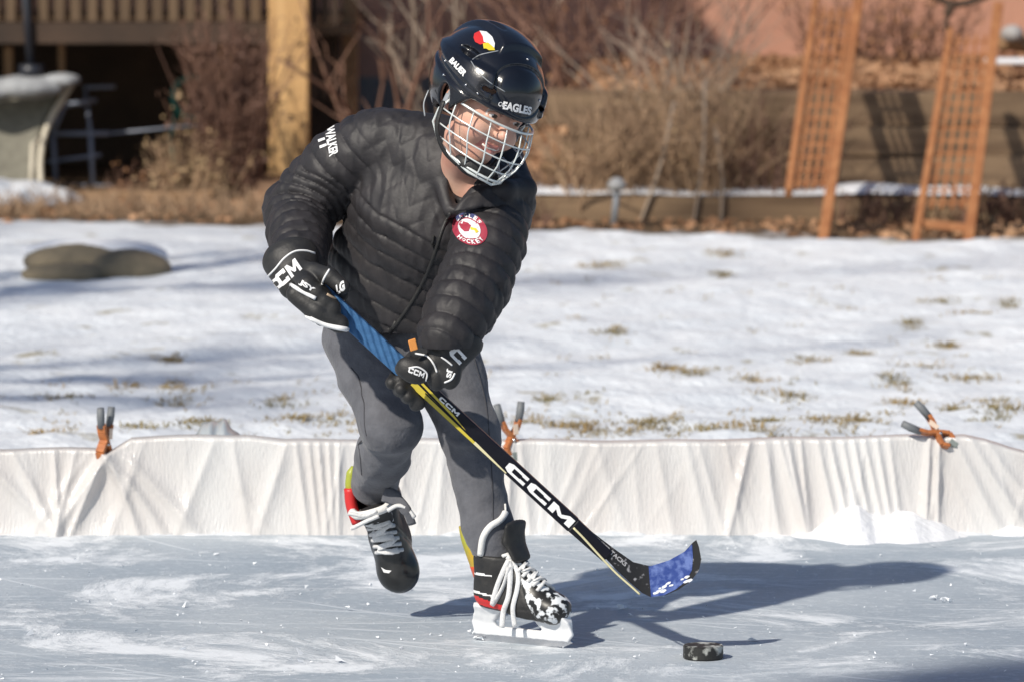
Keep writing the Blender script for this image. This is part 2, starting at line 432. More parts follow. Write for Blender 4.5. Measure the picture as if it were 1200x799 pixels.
tag(person, "child skater in black helmet, black quilted jacket and grey trousers leaning over a hockey stick", "person")
for pl in me.polygons:
    q = pl.center - HC; s, f, u = q.dot(S), q.dot(FF), q.dot(UU)
    if f > .066 and abs(s) < .029 and -.0735 + .35 * max(0, abs(s) - .008) < u < -.0525 + .004 * (abs(s) / .03): pl.material_index = 1
    if f > .058 and .012 < abs(s) < .045 and .0195 < u < .0265 - .1 * (abs(abs(s) - .028)): pl.material_index = 2
for s in (-1, 1):
    bm = bmesh.new(); bmesh.ops.create_uvsphere(bm, u_segments=20, v_segments=14, radius=.0125)
    me = bpy.data.meshes.new("eye"); bm.to_mesh(me); bm.free()
    c = H(.029 * s, .0742, .0015)
    for v in me.vertices: v.co = c + v.co
    o = link("eye", me, [M_eye, M_iris], person)
    look = (FF * 1 + S * .1 - UU * .25).normalized()
    for pl in me.polygons:
        if (pl.center - c).normalized().dot(look) > .84: pl.material_index = 1

mb = MB(); mb.tube([H(-.020, .0765, -.0580), H(-.008, .0830, -.0605), H(.008, .0830, -.0605), H(.020, .0765, -.0580)], .0036, 8); mb.build("teeth", mat("teeth", (.78, .74, .66), .25), person, True)
# --- jacket
TA = (upper - waist).normalized(); TAn = A(TA)
def f_jacket(p):
    jw, jc = P(467, 335, 10.07), P(496, 258, 9.99)
    t1 = ecap(p, P(457, 364, 10.09), jw, (.142, .098), (.150, .100), TX)
    t1 = smin(t1, ecap(p, jw, jc, (.150, .100), (.147, .105), TX), .03)
    t1 = smin(t1, ecap(p, jc, upper, (.142, .105), (.112, .084), TX), .03)
    t1 = smin(t1, cap(p, P(448, 168, 10.01), P(512, 172, 9.98), .068, .060), .04)
    t1 = smin(t1, cap(p, P(580, 228, 9.92), P(530, 200, 9.95), .062, .066), .03)
    t1 = smin(t1, cap(p, P(545, 370, 10.0), P(470, 380, 10.06), .055, .07), .03)
    ar = chain(p, [(P(436, 172, 10.02), .071), (shR.lerp(elR, .35), .068), (shR.lerp(elR, .7), .064), (elR, .062), (elR.lerp(wrR, .5), .058), (wrR, .052)], .02)
    al = chain(p, [(P(586, 238, 9.90), .066), (shL.lerp(elL, .5), .065), (elL, .063), (elL.lerp(wrL, .5), .060), (wrL, .052)], .02)
    # creases where the sleeves meet the torso
    d = smin(t1, ar, .006); d = smin(d, al, .006)
    k_t = np.clip((np.minimum(ar, al) - t1) / .02 + .5, 0, 1)
    # quilting
    w = nz(p, 9, 1) * .006 + nz(p, 28, 5) * .0015
    st = (p - A(waist)) @ TAn; xx = (p - A(waist)) @ A(TX)
    st = st + w + 1.4 * (xx - .02) ** 2 - .25 * np.clip(-xx - .02, 0, 1)
    def quilt(s, sp): f = np.abs(((s / sp) % 1) - .5) * 2; return np.sqrt(np.clip(1 - f ** 2.0, 0, 1))   # 0 at seams
    qt = quilt(st, .037)
    yoke = np.clip((st - .185) / .01, 0, 1)
    sa = ((p - A(shR)) @ A((elR - shR).normalized())) ; sa2 = ((p - A(elR)) @ A((wrR - elR).normalized()))
    ua = A((elR - shR).normalized()); bl = np.clip(((p - A(elR)) @ ((A((wrR - elR).normalized()) + ua) * .5)) / .05 + .5, 0, 1)
    sr = sa * (1 - bl) + (sa2 + (elR - shR).length) * bl
    sl1 = (p - A(shL)) @ A((elL - shL).normalized()); sl2 = (p - A(elL)) @ A((wrL - elL).normalized())
    bl2 = np.clip(((p - A(elL)) @ (A((wrL - elL).normalized()) + A((elL - shL).normalized())) * .5) / .05 + .5, 0, 1)
    sl = sl1 * (1 - bl2) + (sl2 + (elL - shL).length) * bl2
    sarm = np.where(ar < al, sr, sl) + w * 1.2
    qa = quilt(sarm, .035)
    # diagonal chevrons on the yoke
    zg = quilt(st * .7 + .72 * np.abs(((xx + .03) / .07 % 1) - .5) * .07, .030)
    q = k_t * (qt * (1 - yoke) + (.45 + .36 * zg) * yoke) + (1 - k_t) * qa
    amp = .0060 * k_t + .0060 * (1 - k_t)
    d = d - amp * (q - .6)
    # soft wrinkles between the seams, stronger at the elbows
    wr = 1 - np.abs(nz(p, 42, 2)) * 2.2
    d = d - .0020 * wr - .0017 * (1 - np.abs(nz(p * np.array([1, 1, .5], np.float32), 85, 4)) * 2.0)
    le = np.minimum(np.linalg.norm(p - A(elR), axis=1), np.linalg.norm(p - A(P(560, 330, 9.8)), axis=1))
    d = d - .0065 * np.exp(-(le / .085) ** 2) * (1 - np.abs(nz(p * np.array([.6, 1, 1.6], np.float32), 40, 9)) * 2.4)
    d = d - .004 * nz(p, 16, 6)
    # collar
    col = chain(p, [(P(500, 170, 9.99), .020), (P(516, 205, 9.90), .019), (P(527, 246, 9.855), .014)], .01)
    col = smin(col, chain(p, [(P(530, 248, 9.85), .012), (P(560, 230, 9.825), .0185), (P(592, 224, 9.83), .021), (P(615, 222, 9.88), .022), (P(600, 185, 9.98), .022), (P(540, 150, 10.03), .022), (P(500, 170, 9.99), .020)], .01), .008)
    d = smin(d, col - .0015 * nz(p, 60, 3), .008)
    d = smax(d, -chain(p, [(P(543, 190, 9.93), .038), (P(540, 222, 9.86), .021), (P(532, 240, 9.83), .010)], .01), .004)
    # open hem below
    d = smax(d, -ecap(p, P(450, 414, 10.08), P(456, 387, 10.08), (.130, .085), (.126, .085), TX), .006)
    # zip groove
    return d
me = sdf_mesh("jacket", f_jacket, (-.50, 9.56, .60), (.10, 10.25, 1.32), .0027)
jacket = link("jacket", me, M_jacket, person)
bj = bvh_of(jacket)
mb = MB(); line_on(mb, [(528, 250), (519, 268), (511, 292), (500, 322), (484, 352), (466, 378), (455, 392)], bj, .0042, -.0012, 8); z = mb.build("zip", M_blackmat, jacket, True)
mb = MB(); line_on(mb, [(508, 276), (507, 290)], bj, .0022, .004, 6); mb.build("zip_pull", M_rubber, z, True)
def sheet(outline, dfun, t, name, m, parent):
    bm = bmesh.new(); f = bm.faces.new([bm.verts.new((x, y, 0)) for x, y in outline]); bmesh.ops.triangulate(bm, faces=bm.faces[:])
    for _ in range(4):
        es = [q for q in bm.edges if q.calc_length() > 6]
        if es: bmesh.ops.subdivide_edges(bm, edges=es, cuts=1); bmesh.ops.triangulate(bm, faces=bm.faces[:])
    bm.verts.index_update(); co = [(v.co.x, v.co.y) for v in bm.verts]; n = len(co)
    fl = [tuple(v.index for v in q.verts) for q in bm.faces]; eg = [(q.verts[0].index, q.verts[1].index) for q in bm.edges if len(q.link_faces) == 1]; bm.free()
    mb = MB(); mb.add([P(x, y, dfun(x, y)) for x, y in co] + [P(x, y, dfun(x, y) + t) for x, y in co], fl + [tuple(i + n for i in q)[::-1] for q in fl] + [(a, b, b + n, a + n) for a, b in eg])
    return mb.build(name, m, parent, True)
sheet([(530, 249), (538, 238), (550, 228), (566, 221), (590, 216), (608, 212), (609, 224), (606, 238), (588, 244), (566, 243), (546, 247)], lambda x, y: 9.792 + .0006 * (x - 560) + .022 * ((x - 568) / 40) ** 2 + .0012 * math.sin(x * .35 + y * .2) - .0007 * (y - 230), .012, "collar_flap", M_jacket, jacket)
# writing on the sleeve
decal("sleeve_writing", text_mesh("WALKER", .035), (389, 166), (5, 33), (11, -4), bj, M_print, jacket)
decal("sleeve_writing", text_mesh("11", .05), (378, 168), (2.5, 10), (8, -3), bj, M_print, jacket)
# chest patch
def circ(n=40, r=.5, a0=0, a1=360): return [(r * math.cos(R(a0 + (a1 - a0) * i / n)), r * math.sin(R(a0 + (a1 - a0) * i / n))) for i in range(n)]
pc = (550.5, 269); pu = (41, 5); pv = (-4, -38)
patch = decal("patch", ([(x, y) for x, y in circ()], [tuple(range(40))]), pc, pu, pv, bj, M_maroon, jacket, .0012, 3)
def pd(pts, m, off): decal("patch_mark", (pts, [tuple(range(len(pts)))]), pc, pu, pv, bj, m, patch, off, 3)
pd([(x, y) for x, y in circ(20, .5, 60, 150)] + [(x * .70, y * .70) for x, y in circ(20, .5, 150, 60)], M_navy, .0018)
pd([(x * .62, y * .62) for x, y in circ(32)], M_white, .0022)
pd([(-.27, .10), (-.20, .22), (-.02, .20), (.06, .10), (-.02, .04), (-.10, -.02), (-.02, -.08), (-.14, -.10), (-.24, -.02)], M_maroon, .0030)
pd([(.04, .06), (.18, .03), (.25, -.06), (.16, -.12), (.14, -.04), (.04, -.02)], M_yel, .0030)
pd([(.02, .16), (.20, .12), (.24, .05), (.06, .08)], M_print, .0034)
def arc_text(s, r, a0, a1, size, flip=False):
    n = len(s)
    for i, ch in enumerate(s):
        a = R(a0 + (a1 - a0) * (i + .5) / n); ct = (math.cos(a) * r, math.sin(a) * r)
        ud = (-math.sin(a), math.cos(a)) if flip else (math.sin(a), -math.cos(a)); vd = (-math.cos(a), -math.sin(a)) if flip else (math.cos(a), math.sin(a))
        tr = lambda q: (q[0] * pu[0] + q[1] * pv[0], q[0] * pu[1] + q[1] * pv[1])
        C = tr(ct); U = tr((ud[0] * size * .8, ud[1] * size * .8)); V = tr((vd[0] * size, vd[1] * size))
        decal("patch_letter", text_mesh(ch, .04), (pc[0] + C[0], pc[1] + C[1]), U, V, bj, M_print, patch, .0022, 0)
arc_text("HOCKEY", .405, 215, 325, .13, True)
arc_text("EAGLES", .405, 150, 30, .12)

# --- trousers
def f_trouser(p):
    r_ = chain(p, [(hipR, .086), (hipR.lerp(knR, .45), .072), (knR, .056), (knR.lerp(anR, .45), .048), (anR.lerp(knR, .12), .044)], .02)
    l_ = chain(p, [(hipL, .080), (hipL.lerp(knL, .45), .063), (knL, .0535), (knL.lerp(anL, .35), .049), (knL.lerp(anL, .8), .046), (anL, .038)], .02)
    c_ = ecap(p, P(466, 405, 10.13), P(466, 372, 10.12), (.12, .09), (.115, .085), TX)
    d = smin(smin(r_, c_, .03), smin(l_, c_, .03), .008)
    lk = np.linalg.norm(p - A(P(455, 535, 10.06)), axis=1)
    w = 1 - np.abs(nz(p * np.array([.5, .6, 1.5], np.float32), 44, 12)) * 2.6
    lk2 = np.linalg.norm(p - A(P(548, 520, 9.96)), axis=1)
    d = d - (.0024 + .010 * np.exp(-(lk / .06) ** 2) + .0048 * np.exp(-(lk2 / .07) ** 2)) * w - .0035 * nz(p, 14, 8) - .0012 * nz(p * np.array([1, 1, .35], np.float32), 60, 6)
    la = np.linalg.norm(p - A(P(560, 625, 10.0)), axis=1); la2 = np.linalg.norm(p - A(P(480, 415, 10.05)), axis=1)
    d = d - .0042 * np.exp(-(la / .07) ** 2) * (1 - np.abs(np.sin(p[:, 2] * 95 + 2.5 * nz(p, 20, 3)))) - .004 * np.exp(-(np.linalg.norm(p - A(P(445, 572, 10.12)), axis=1) / .05) ** 2) * w - .003 * np.exp(-(la2 / .07) ** 2) * w
    return d
me = sdf_mesh("trousers", f_trouser, (-.44, 9.84, .17), (.06, 10.32, .92), .0042)
trousers = link("trousers", me, M_trouser, person)
btr = bvh_of(trousers); M_seam = mat("seam_thread", (.05, .05, .058), .9)
for pts in ([(372, 402), (388, 440), (408, 482), (420, 520), (424, 556)], [(556, 420), (569, 470), (574, 520), (577, 570), (578, 612)], [(492, 430), (486, 455), (500, 470)]):
    mb = MB(); line_on(mb, pts, btr, .0013, .0); mb.build("seam", M_seam, trousers, True)

# --- gloves
def glove(fs, th, w, cuffA, cuffB, ra, rb, xd, name, backpads, roll):
    def f(p):
        d = None
        for k, ch in enumerate(fs):
            t = chain(p, [(a, r) for a, r in ch], .002)
            # segmented padding: pinch between the finger rolls
            a0 = A(ch[2][0]); a1 = A(ch[4][0])
            t = t + .0035 * (np.exp(-(np.linalg.norm(p - a0, axis=1) / .006) ** 2) + np.exp(-(np.linalg.norm(p - a1, axis=1) / .006) ** 2))
            d = t if d is None else smin(d, t, .0025)
        d = smin(d, chain(p, roll, .006), .006)
        b = None
        for k, ch in enumerate(fs):
            t = cap(p, w.lerp(ch[0][0], .15), ch[0][0], .021, .0165); b = t if b is None else smin(b, t, .010)
        d = smin(d, b, .005)
        for c, r, fr_ in backpads: d = smin(d, ell(p, c, r, fr_), .004)
        d = smin(d, chain(p, [(w.lerp(th[0][0], .3), .02)] + th, .004), .004)
        d = smin(d, ecap(p, cuffA, cuffB, ra, rb, xd), .008)
        d = smax(d, -ecap(p, cuffB + (cuffB - cuffA) * .35, cuffB + (cuffB - cuffA) * 1.4, (rb[0] * .86, rb[1] * .82), (rb[0] * .9, rb[1] * .85), xd), .003)
        return d - .0008 * nz(p, 90, 3)
    c = (Vector(fs[1][0][0]) + w) / 2
    pts = [Vector(a) for ch in fs for a, r in ch] + [cuffA, cuffB, w] + [a for a, r in th]
    lo = [min(q[i] for q in pts) - .075 for i in range(3)]; hi = [max(q[i] for q in pts) + .075 for i in range(3)]
    me = sdf_mesh(name, f, lo, hi, .0022)
    return link(name, me, M_blackmat, person)
gl1 = glove(fR, thR, P(350, 318, 9.795), P(350, 332, 9.795), P(341, 305, 9.840), (.040, .034), (.056, .046), Vector((.96, .1, .27)), "glove",
            [(P(364, 332, 9.740), (.024, .02, .02), None)], [(P(346, 345, 9.725), .018), (P(372, 365, 9.715), .021), (P(398, 380, 9.715), .018)])
b1 = bvh_of(gl1)
def L1(pts, r, b, g, name="piping", m=M_print, off=.0): mb = MB(); line_on(mb, pts, b, r, off); return mb.build(name, m, g, True)
L1([(311, 327), (322, 316), (333, 303), (345, 295), (358, 294), (369, 297)], .0022, b1, gl1)
L1([(341, 334), (356, 343), (370, 350)], .0042, b1, gl1)
L1([(344, 361), (354, 369), (366, 374)], .0036, b1, gl1)
L1([(364, 373), (380, 380), (395, 384), (407, 386)], .0052, b1, gl1)
L1([(386, 316), (380, 326), (377, 334)], .0022, b1, gl1)
L1([(383, 345), (392, 350), (403, 353)], .0028, b1, gl1, "palm_edge", M_tan)
decal("glove_writing", ccm("CM"), (338, 320), (24, -21), (-9, -13), b1, M_print, gl1)
decal("glove_writing", ccm("C"), (324, 333), (8, -6), (-8, -10), b1, M_print, gl1)
decal("glove_writing", text_mesh("JSY", .05), (360, 336), (17, 11), (3, -6), b1, M_print, gl1)
decal("glove_writing", text_mesh("LG", .06), (399, 337), (9, -6), (-2, -11), b1, M_print, gl1)

gl2 = glove(fL, thL, P(530, 408, 9.685), P(524, 418, 9.685), P(536, 396, 9.690), (.040, .034), (.052, .044), Vector((.80, .1, -.35)), "glove",
            [(P(527, 438, 9.670), (.022, .018, .030), None), (P(512, 442, 9.675), (.02, .02, .026), None), (P(484, 434, 9.660), (.034, .018, .024), (Vector((.9, 0, -.44)), Vector((0, 1, 0)), Vector((.44, 0, .9))))], [(P(468, 446, 9.750), .013), (P(478, 460, 9.750), .014), (P(491, 473, 9.750), .012)])
b2 = bvh_of(gl2)
L1([(487, 414), (500, 417), (508, 426), (512, 436)], .0020, b2, gl2)
L1([(479, 431), (490, 430), (500, 437), (499, 446)], .0019, b2, gl2)
L1([(517, 418), (524, 423), (530, 428)], .0018, b2, gl2)
L1([(521, 448), (529, 444), (533, 437)], .0020, b2, gl2)
decal("glove_writing", ccm(), (488, 436), (18, 7), (2, -6), b2, M_print, gl2)
decal("glove_writing", ccm("C"), (536, 416), (13, 14), (9, -9), b2, M_print, gl2)
decal("glove_writing", text_mesh("JS", .05), (526, 437), (-3, 10), (7, 2), b2, M_print, gl2)
mb = MB(); c = P(484, 404, 9.635); mb.box(c, (.007, .002, .002), (0, .003, 0), (-.0025, 0, .0105)); mb.build("orange_tag", M_orange, gl2, False, .0015)

# --- helmet
HH = H(.0, -.012, .026)
def f_helmet(p):
    q = p - A(HH); s = q @ A(S); f = q @ A(FF); u = q @ A(UU)
    o = ell(p, HH, (.100, .125, .104), FR)
    o = smin(o, ell(p, HH + UU * .02 - FF * .01, (.096, .128, .097), FR), .02)
    an = np.abs(s)
    # raised crown band and side ridges
    band = np.clip((.050 - an + .10 * np.clip(f, -1, .1)) / .006, 0, 1) * np.clip((u - .018 + .35 * np.clip(f, 0, 1)) / .008, 0, 1) * np.clip((.062 - f) / .008, 0, 1)
    o = o - .0105 * band
    er = np.sqrt((s / .058) ** 2 + ((u - .040) / .042) ** 2); fr_ = np.clip(f / .04, 0, 1)
    o = o + fr_ * (.0045 * np.exp(-((er - 1) / .075) ** 2) - .003 * np.clip(1 - er, 0, 1))
    side = np.clip((an - .060) / .008, 0, 1) * np.clip((u - .018 + .2 * f) / .006, 0, 1) * np.clip((.058 - u) / .010, 0, 1)
    o = o - .0068 * side
    groove = np.exp(-((u - .004 + .22 * f + .0 * an) / .0045) ** 2) * np.clip((an - .025) / .02, 0, 1)
    o = o + .0045 * groove
    brow = np.exp(-((u + .006) / .013) ** 2) * np.clip(f / .05, 0, 1)
    o = o - .004 * brow
    # vents
    for sx in (-1, 1):
        o = smax(o, -ell(p, HH + S * (.062 * sx) + FF * .083 + UU * .018, (.018, .02, .008), FR), .002)
        o = smax(o, -ell(p, HH + S * (.030 * sx) - FF * .02 + UU * .128, (.007, .034, .014), FR), .003)
        o = smax(o, -ell(p, HH + S * (.093 * sx) + FF * .02 + UU * .062, (.02, .034, .009), FR), .002)
    i = ell(p, HH, (.088, .110, .100), FR)
    d = smax(o, -i, .003)
    # lower rim: brow high in front, ear and nape low
    rim = -.014 + np.clip((.070 - f) / .05, 0, 1) * -.046 + np.clip((-.02 - f) / .05, 0, 1) * -.022
    d = smax(d, rim - u, .004)
    ear = ell(p, H(.078, -.002, -.010), (.05, .017, .026), FR); ear2 = ell(p, H(-.078, -.002, -.010), (.05, .017, .026), FR)
    d = smax(d, -np.minimum(ear, ear2), .004)
    return d
lo = [HC[i] - .19 for i in range(3)]; hi = [HC[i] + .19 for i in range(3)]
me = sdf_mesh("helmet", f_helmet, lo, hi, .0024)
helmet = link("helmet", me, M_black, person); bh = bvh_of(helmet)
decal("helmet_writing", text_mesh("EAGLES", .045), (606, 127), (33, 7), (1.5, -9.5), bh, M_print, helmet, .001)
decal("helmet_writing", text_mesh("CO", .02), (588, 123), (8, 1.8), (1, -5), bh, M_print, helmet, .001)
decal("helmet_writing", text_mesh("BAUER", .045), (537, 79), (17, 18), (5, -5), bh, M_print, helmet, .001)
pdecal("helmet_emblem", [(556, 40), (562, 37), (569, 38), (566, 46), (569, 51), (563, 53), (557, 50), (555, 45)], bh, M_red, helmet, .001)
pdecal("helmet_emblem", [(562, 37), (570, 38), (577, 44), (580, 52), (579, 58), (573, 52), (567, 50), (566, 44)], bh, M_print, helmet, .0014)
pdecal("helmet_emblem", [(566, 52), (572, 51), (579, 57), (580, 60), (573, 60), (570, 58), (567, 58)], bh, M_yel, helmet, .0018)
mb = MB(); line_on(mb, [(554, 70), (562, 65), (574, 62), (584, 60)], bh, .0012, 0); line_on(mb, [(552, 72), (560, 84), (574, 97), (592, 108)], bh, .0009, 0); mb.build("trim_line", M_clear, helmet, True)
for px in ((618, 70), (522, 72), (546, 100), (567, 105), (520, 88), (632, 118), (560, 110)):
    p, n = hit(bh, *px); mb = MB(); mb.tube([p - n * .001, p + n * .0018], .0026, 10); mb.build("screw", M_steel, helmet, True)

# cage
def cg(a, u, k=1.0):
    """point of the cage surface: a = azimuth in degrees, u = height below the brow"""
    t = (-.012 - u) / .106; t = max(0, min(1, t))
    rx = (.098 + .006 * math.sin(t * 3.1)) * (1 - .60 * max(0, t - .40) ** 1.25); ry = (.112 + .022 * math.sin(t * 2.4)) * (1 - .20 * max(0, t - .72))
    return H(rx * math.sin(R(a)) * k * .97 + .012, ry * math.cos(R(a)) * k - .004, u + .008)
mb = MB(); rw = .0016
def hw(u, a0, a1, droop=0, r=rw): mb.tube([cg(a0 + (a1 - a0) * i / 24, u - droop * math.cos(R(a0 + (a1 - a0) * i / 24)) + .0) for i in range(25)], r, 7)
hw(-.012, -80, 80, .004, .0026)
hw(-.040, -86, 86, .004); hw(-.068, -88, 88, .006); hw(-.092, -84, 84, .008); hw(-.112, -70, 70, .008, .0026)
for a in (-74, -52, -31, -11, 11, 31, 52, 74):
    mb.tube([cg(a * (1 - .10 * (i / 12.0)), -.014 - .104 * i / 12 - .006 * math.cos(R(a))) for i in range(13)], rw, 7)
# outer frame down the sides
for s in (-1, 1):
    mb.tube([cg(82 * s, -.015), cg(90 * s, -.045), cg(93 * s, -.074), cg(86 * s, -.100), cg(70 * s, -.114), cg(40 * s, -.125), cg(0, -.128)], .0028, 8)
cage = mb.build("face_cage", M_wire, helmet, True)
for s in (-1, 1):
    mb = MB(); c = cg(84 * s, -.012); mb.box(c, FF * .013, S * .003, UU * .007)
    mb.box(cg(88 * s, -.034), FF * .006, S * .002, UU * .022); mb.build("cage_clip", M_clear, helmet, True, .002)
def f_chin(p):
    o = ell(p, H(0, .062, -.106), (.044, .038, .024), FR); i = ell(p, H(0, .052, -.094), (.038, .038, .026), FR)
    return smax(o, -i, .003)
lo = [H(0, .06, -.1)[i] - .08 for i in range(3)]; hi = [H(0, .06, -.1)[i] + .08 for i in range(3)]
link("chin_cup", sdf_mesh("chin_cup", f_chin, lo, hi, .003), M_blackmat, helmet)
mb = MB()
for s in (-1, 1): mb.tube(spl([H(.090 * s, .0, -.02), H(.086 * s, .012, -.07), H(.060 * s, .03, -.105), H(.035 * s, .055, -.118)], 6), .006, 6, flat=tuple(S * s))
mb.build("chin_strap", M_blackmat, helmet, True)
mb = MB(); mb.tube(spl([H(-.094, -.050, -.02), H(-.098, -.040, -.045), H(-.094, -.025, -.065)], 6), .0016, 6); mb.build("helmet_cord", M_clear, helmet, True)

# ------------------------------------------------------------------ skates
def A2(c, q, k): return c + (q - c) * k
def skate(O, X, Z, flip, worn):
    """O = ice point under the ankle; X = toe direction; Z = up the shin"""
    X = X.normalized(); Z = (Z - X * Z.dot(X)).normalized(); Y = Z.cross(X)
    def W(x, y, z): return O + X * x + Y * y + Z * z
    fr = (X, Y, Z)
    k_ = 1.14 if worn else 1.0
    PV = W(-.04, 0, .14)
    def f(p):
        p = A(PV) + (p - A(PV)) / k_
        sx_ = np.clip((p - A(O)) @ A(X) + .05, -.03, .15); p = p + (.006 + .17 * np.maximum(sx_, 0))[:, None] * A(Z)
        d = chain(p, [(W(-.042, 0, .105), .036), (W(-.040, 0, .135), .0345), (W(-.038, 0, .175), .037), (W(-.032, 0, .198), .040)], .02)
        d = smin(d, chain(p, [(W(-.04, 0, .105), .034), (W(.03, 0, .100), .033), (W(.095, 0, .104), .030)], .02), .02)
        d = smin(d, chain(p, [(W(-.015, 0, .165), .030), (W(.055, 0, .128), .027)], .02), .025)
        d = smin(d, ell(p, W(.090, 0, .108), (.040, .038, .030), fr), .012)
        d = smax(d, -((p - A(O)) @ A(Z) - .076), .006)                                  # flat sole
        top = (p - A(W(0, 0, .188))) @ A((Z - X * .12).normalized())
        d = smax(d, top, .004)
        d = smax(d, -ecap(p, W(-.030, 0, .18), W(-.022, 0, .24), (.030, .030), (.036, .034), X), .004)
        # quarter panel seam and toe cap seam
        xx = (p - A(O)) @ A(X); zz = (p - A(O)) @ A(Z)
        d = d + .0016 * np.exp(-((xx - .062 + .5 * (zz - .1)) / .0022) ** 2) + .0012 * np.exp(-((zz - .092 - .12 * xx) / .002) ** 2)
        return d - .0006 * nz(p, 120, 4)
    c = W(.02, 0, .14); lo = [c[i] - .16 for i in range(3)]; hi = [c[i] + .16 for i in range(3)]
    me = sdf_mesh("skate", f, lo, hi, .0026)
    sk = link("skate", me, [M_blackmat, M_toe, M_red, M_print], person); bv = bvh_of(sk)
    for pl in me.polygons:
        q = pl.center - O; x, y, z = q.dot(X), q.dot(Y), q.dot(Z); z += .006 + .17 * max(0, x + .05)
        if x > .064 - .5 * (z - .1): pl.material_index = 1
        elif x < -.0 and .082 < z < .097 + .1 * (-.03 - x): pl.material_index = 2
        elif x < -.02 and abs(z - .108) < .002: pl.material_index = 3
        elif x < -.02 and abs(z - .150 - .1 * x) < .002: pl.material_index = 3
    def near(q, off=0):
        h = bv.find_nearest(q); return h[0] + h[1] * off
    # tongue with felt edge
    def ft(p):
        d = None
        a = ecap(p, W(.024, 0, .170), W(.006, 0, .205), (.030, .009), (.034, .011), Y)
        a = smin(a, ecap(p, W(.006, 0, .205), W(.012, 0, .235), (.034, .011), (.036, .009), Y), .01)
        return a
    c = W(.01, 0, .2); tg = link("tongue", sdf_mesh("tongue", ft, [c[i] - .08 for i in range(3)], [c[i] + .08 for i in range(3)], .003), M_blackmat, sk)
    mb = MB(); worn and mb.tube(spl([W(-.006, .043, .190), W(.000, .040, .218), W(.012, .028, .238), W(.016, 0, .246), W(.012, -.028, .238), W(.000, -.040, .218), W(-.006, -.043, .190)], 6), .0085, 8); worn and mb.build("felt_edge", M_felt, tg, True)
    # laces
    mb = MB()
    n = 8
    for i in range(n):
        t = i / (n - 1.0); x = (-.006 if worn else .0) + .076 * t; z = .186 - .070 * t ** .85; wd = .030 - .004 * t
        sg = 1 if i % 2 else -1
        pts = []
        for k in range(9):
            y = wd * (k / 4.0 - 1); q = W(x + .006 * sg * (k / 4.0 - 1), y, z + .03) if not worn else A2(PV, W(x + .006 * sg * (k / 4.0 - 1), y, z + .03), k_)
            pts.append(near(q, (.0065 if worn else .0035) + .003 * math.cos(y / wd * 1.5)))
        mb.tube(pts, .0066 if worn else .0054, 7, flat=tuple(Z))
        mb.tube([near(W(x, -wd, z), .002), near(W(x + .009, -wd * .1, z + .02), .007), near(W(x + .009, wd, z), .002)], .0040, 6)
    lc = mb.build("laces", M_lace, sk, True)
    # holder and runner
    def pl2(x, z, poly):
        d = np.full(x.shape, 1e9, np.float32); ins = np.zeros(x.shape, bool); n = len(poly)
        for i in range(n):
            (ax_, az_), (bx_, bz_) = poly[i], poly[(i + 1) % n]; ex, ez = bx_ - ax_, bz_ - az_
            t = np.clip(((x - ax_) * ex + (z - az_) * ez) / (ex * ex + ez * ez), 0, 1); d = np.minimum(d, (x - ax_ - t * ex) ** 2 + (z - az_ - t * ez) ** 2)
            c = ((az_ > z) != (bz_ > z)) & (x < (bx_ - ax_) * (z - az_) / (bz_ - az_ + 1e-12) + ax_); ins ^= c
        return np.where(ins, -1, 1) * np.sqrt(d)
    outer = [(-.088, .012), (.130, .012), (.141, .026), (.134, .052), (.122, .066), (.040, .070), (.030, .066), (-.016, .070), (-.078, .078), (-.082, .058), (-.093, .036)]
    hole = [(-.036, .031), (.066, .030), (.070, .034), (.062, .040), (.052, .054), (.012, .060), (-.020, .062), (-.030, .052), (-.040, .040)]
    def fh(p):
        q = p - A(O); x = q @ A(X); y = q @ A(Y); z = q @ A(Z)
        d2 = smax(pl2(x, z, outer), -pl2(x, z, hole), .004)
        wy = .0050 + .016 * np.clip((z - .034) / .036, 0, 1) ** 1.4
        return smax(d2, np.abs(y) - wy, .004) - .0011 * nz(p, 150, 5) * (0 if worn else 1)
    c = W(.02, 0, .05); hd = link("blade_holder", sdf_mesh("blade_holder", fh, [c[i] - .135 for i in range(3)], [c[i] + .135 for i in range(3)], .0022), M_white, sk)
    rp = [(-.092, .010), (-.086, .002), (-.05, .0), (.08, .0), (.120, .003), (.140, .012), (.134, .015), (-.090, .015)]; n = len(rp)
    mb = MB(); mb.add([W(x, sd * .0016, z) for sd in (-1, 1) for x, z in rp], [tuple(range(n))[::-1], tuple(range(n, 2 * n))] + [(i, (i + 1) % n, n + (i + 1) % n, n + i) for i in range(n)])
    mb.build("runner", M_steel, sk)
    return sk, W, near
M_lime2 = mat('lime_guard', (.36, .40, .05), .4)
M_limered = mat("lime_red", (.62, .04, .03), .4, (.36, .42, .04), 9, ramp=(.48, .52))
M_redor = mat("red_orange_band", (.7, .10, .03), .4)
M_toe = mat("toe_cap", (.012, .012, .012), .28, (.03, .03, .03), 30, coat=.2)
sk2, W2, near2 = skate(*SKL, 1, False)
# worn snow dusting on the toe of the standing skate: its own material
M_toes = mat("toe_cap_snow", (.014, .014, .014), .4, (.72, .75, .78), 60, ramp=(.50, .57), detail=9)
sk2.data.materials[1] = M_toes
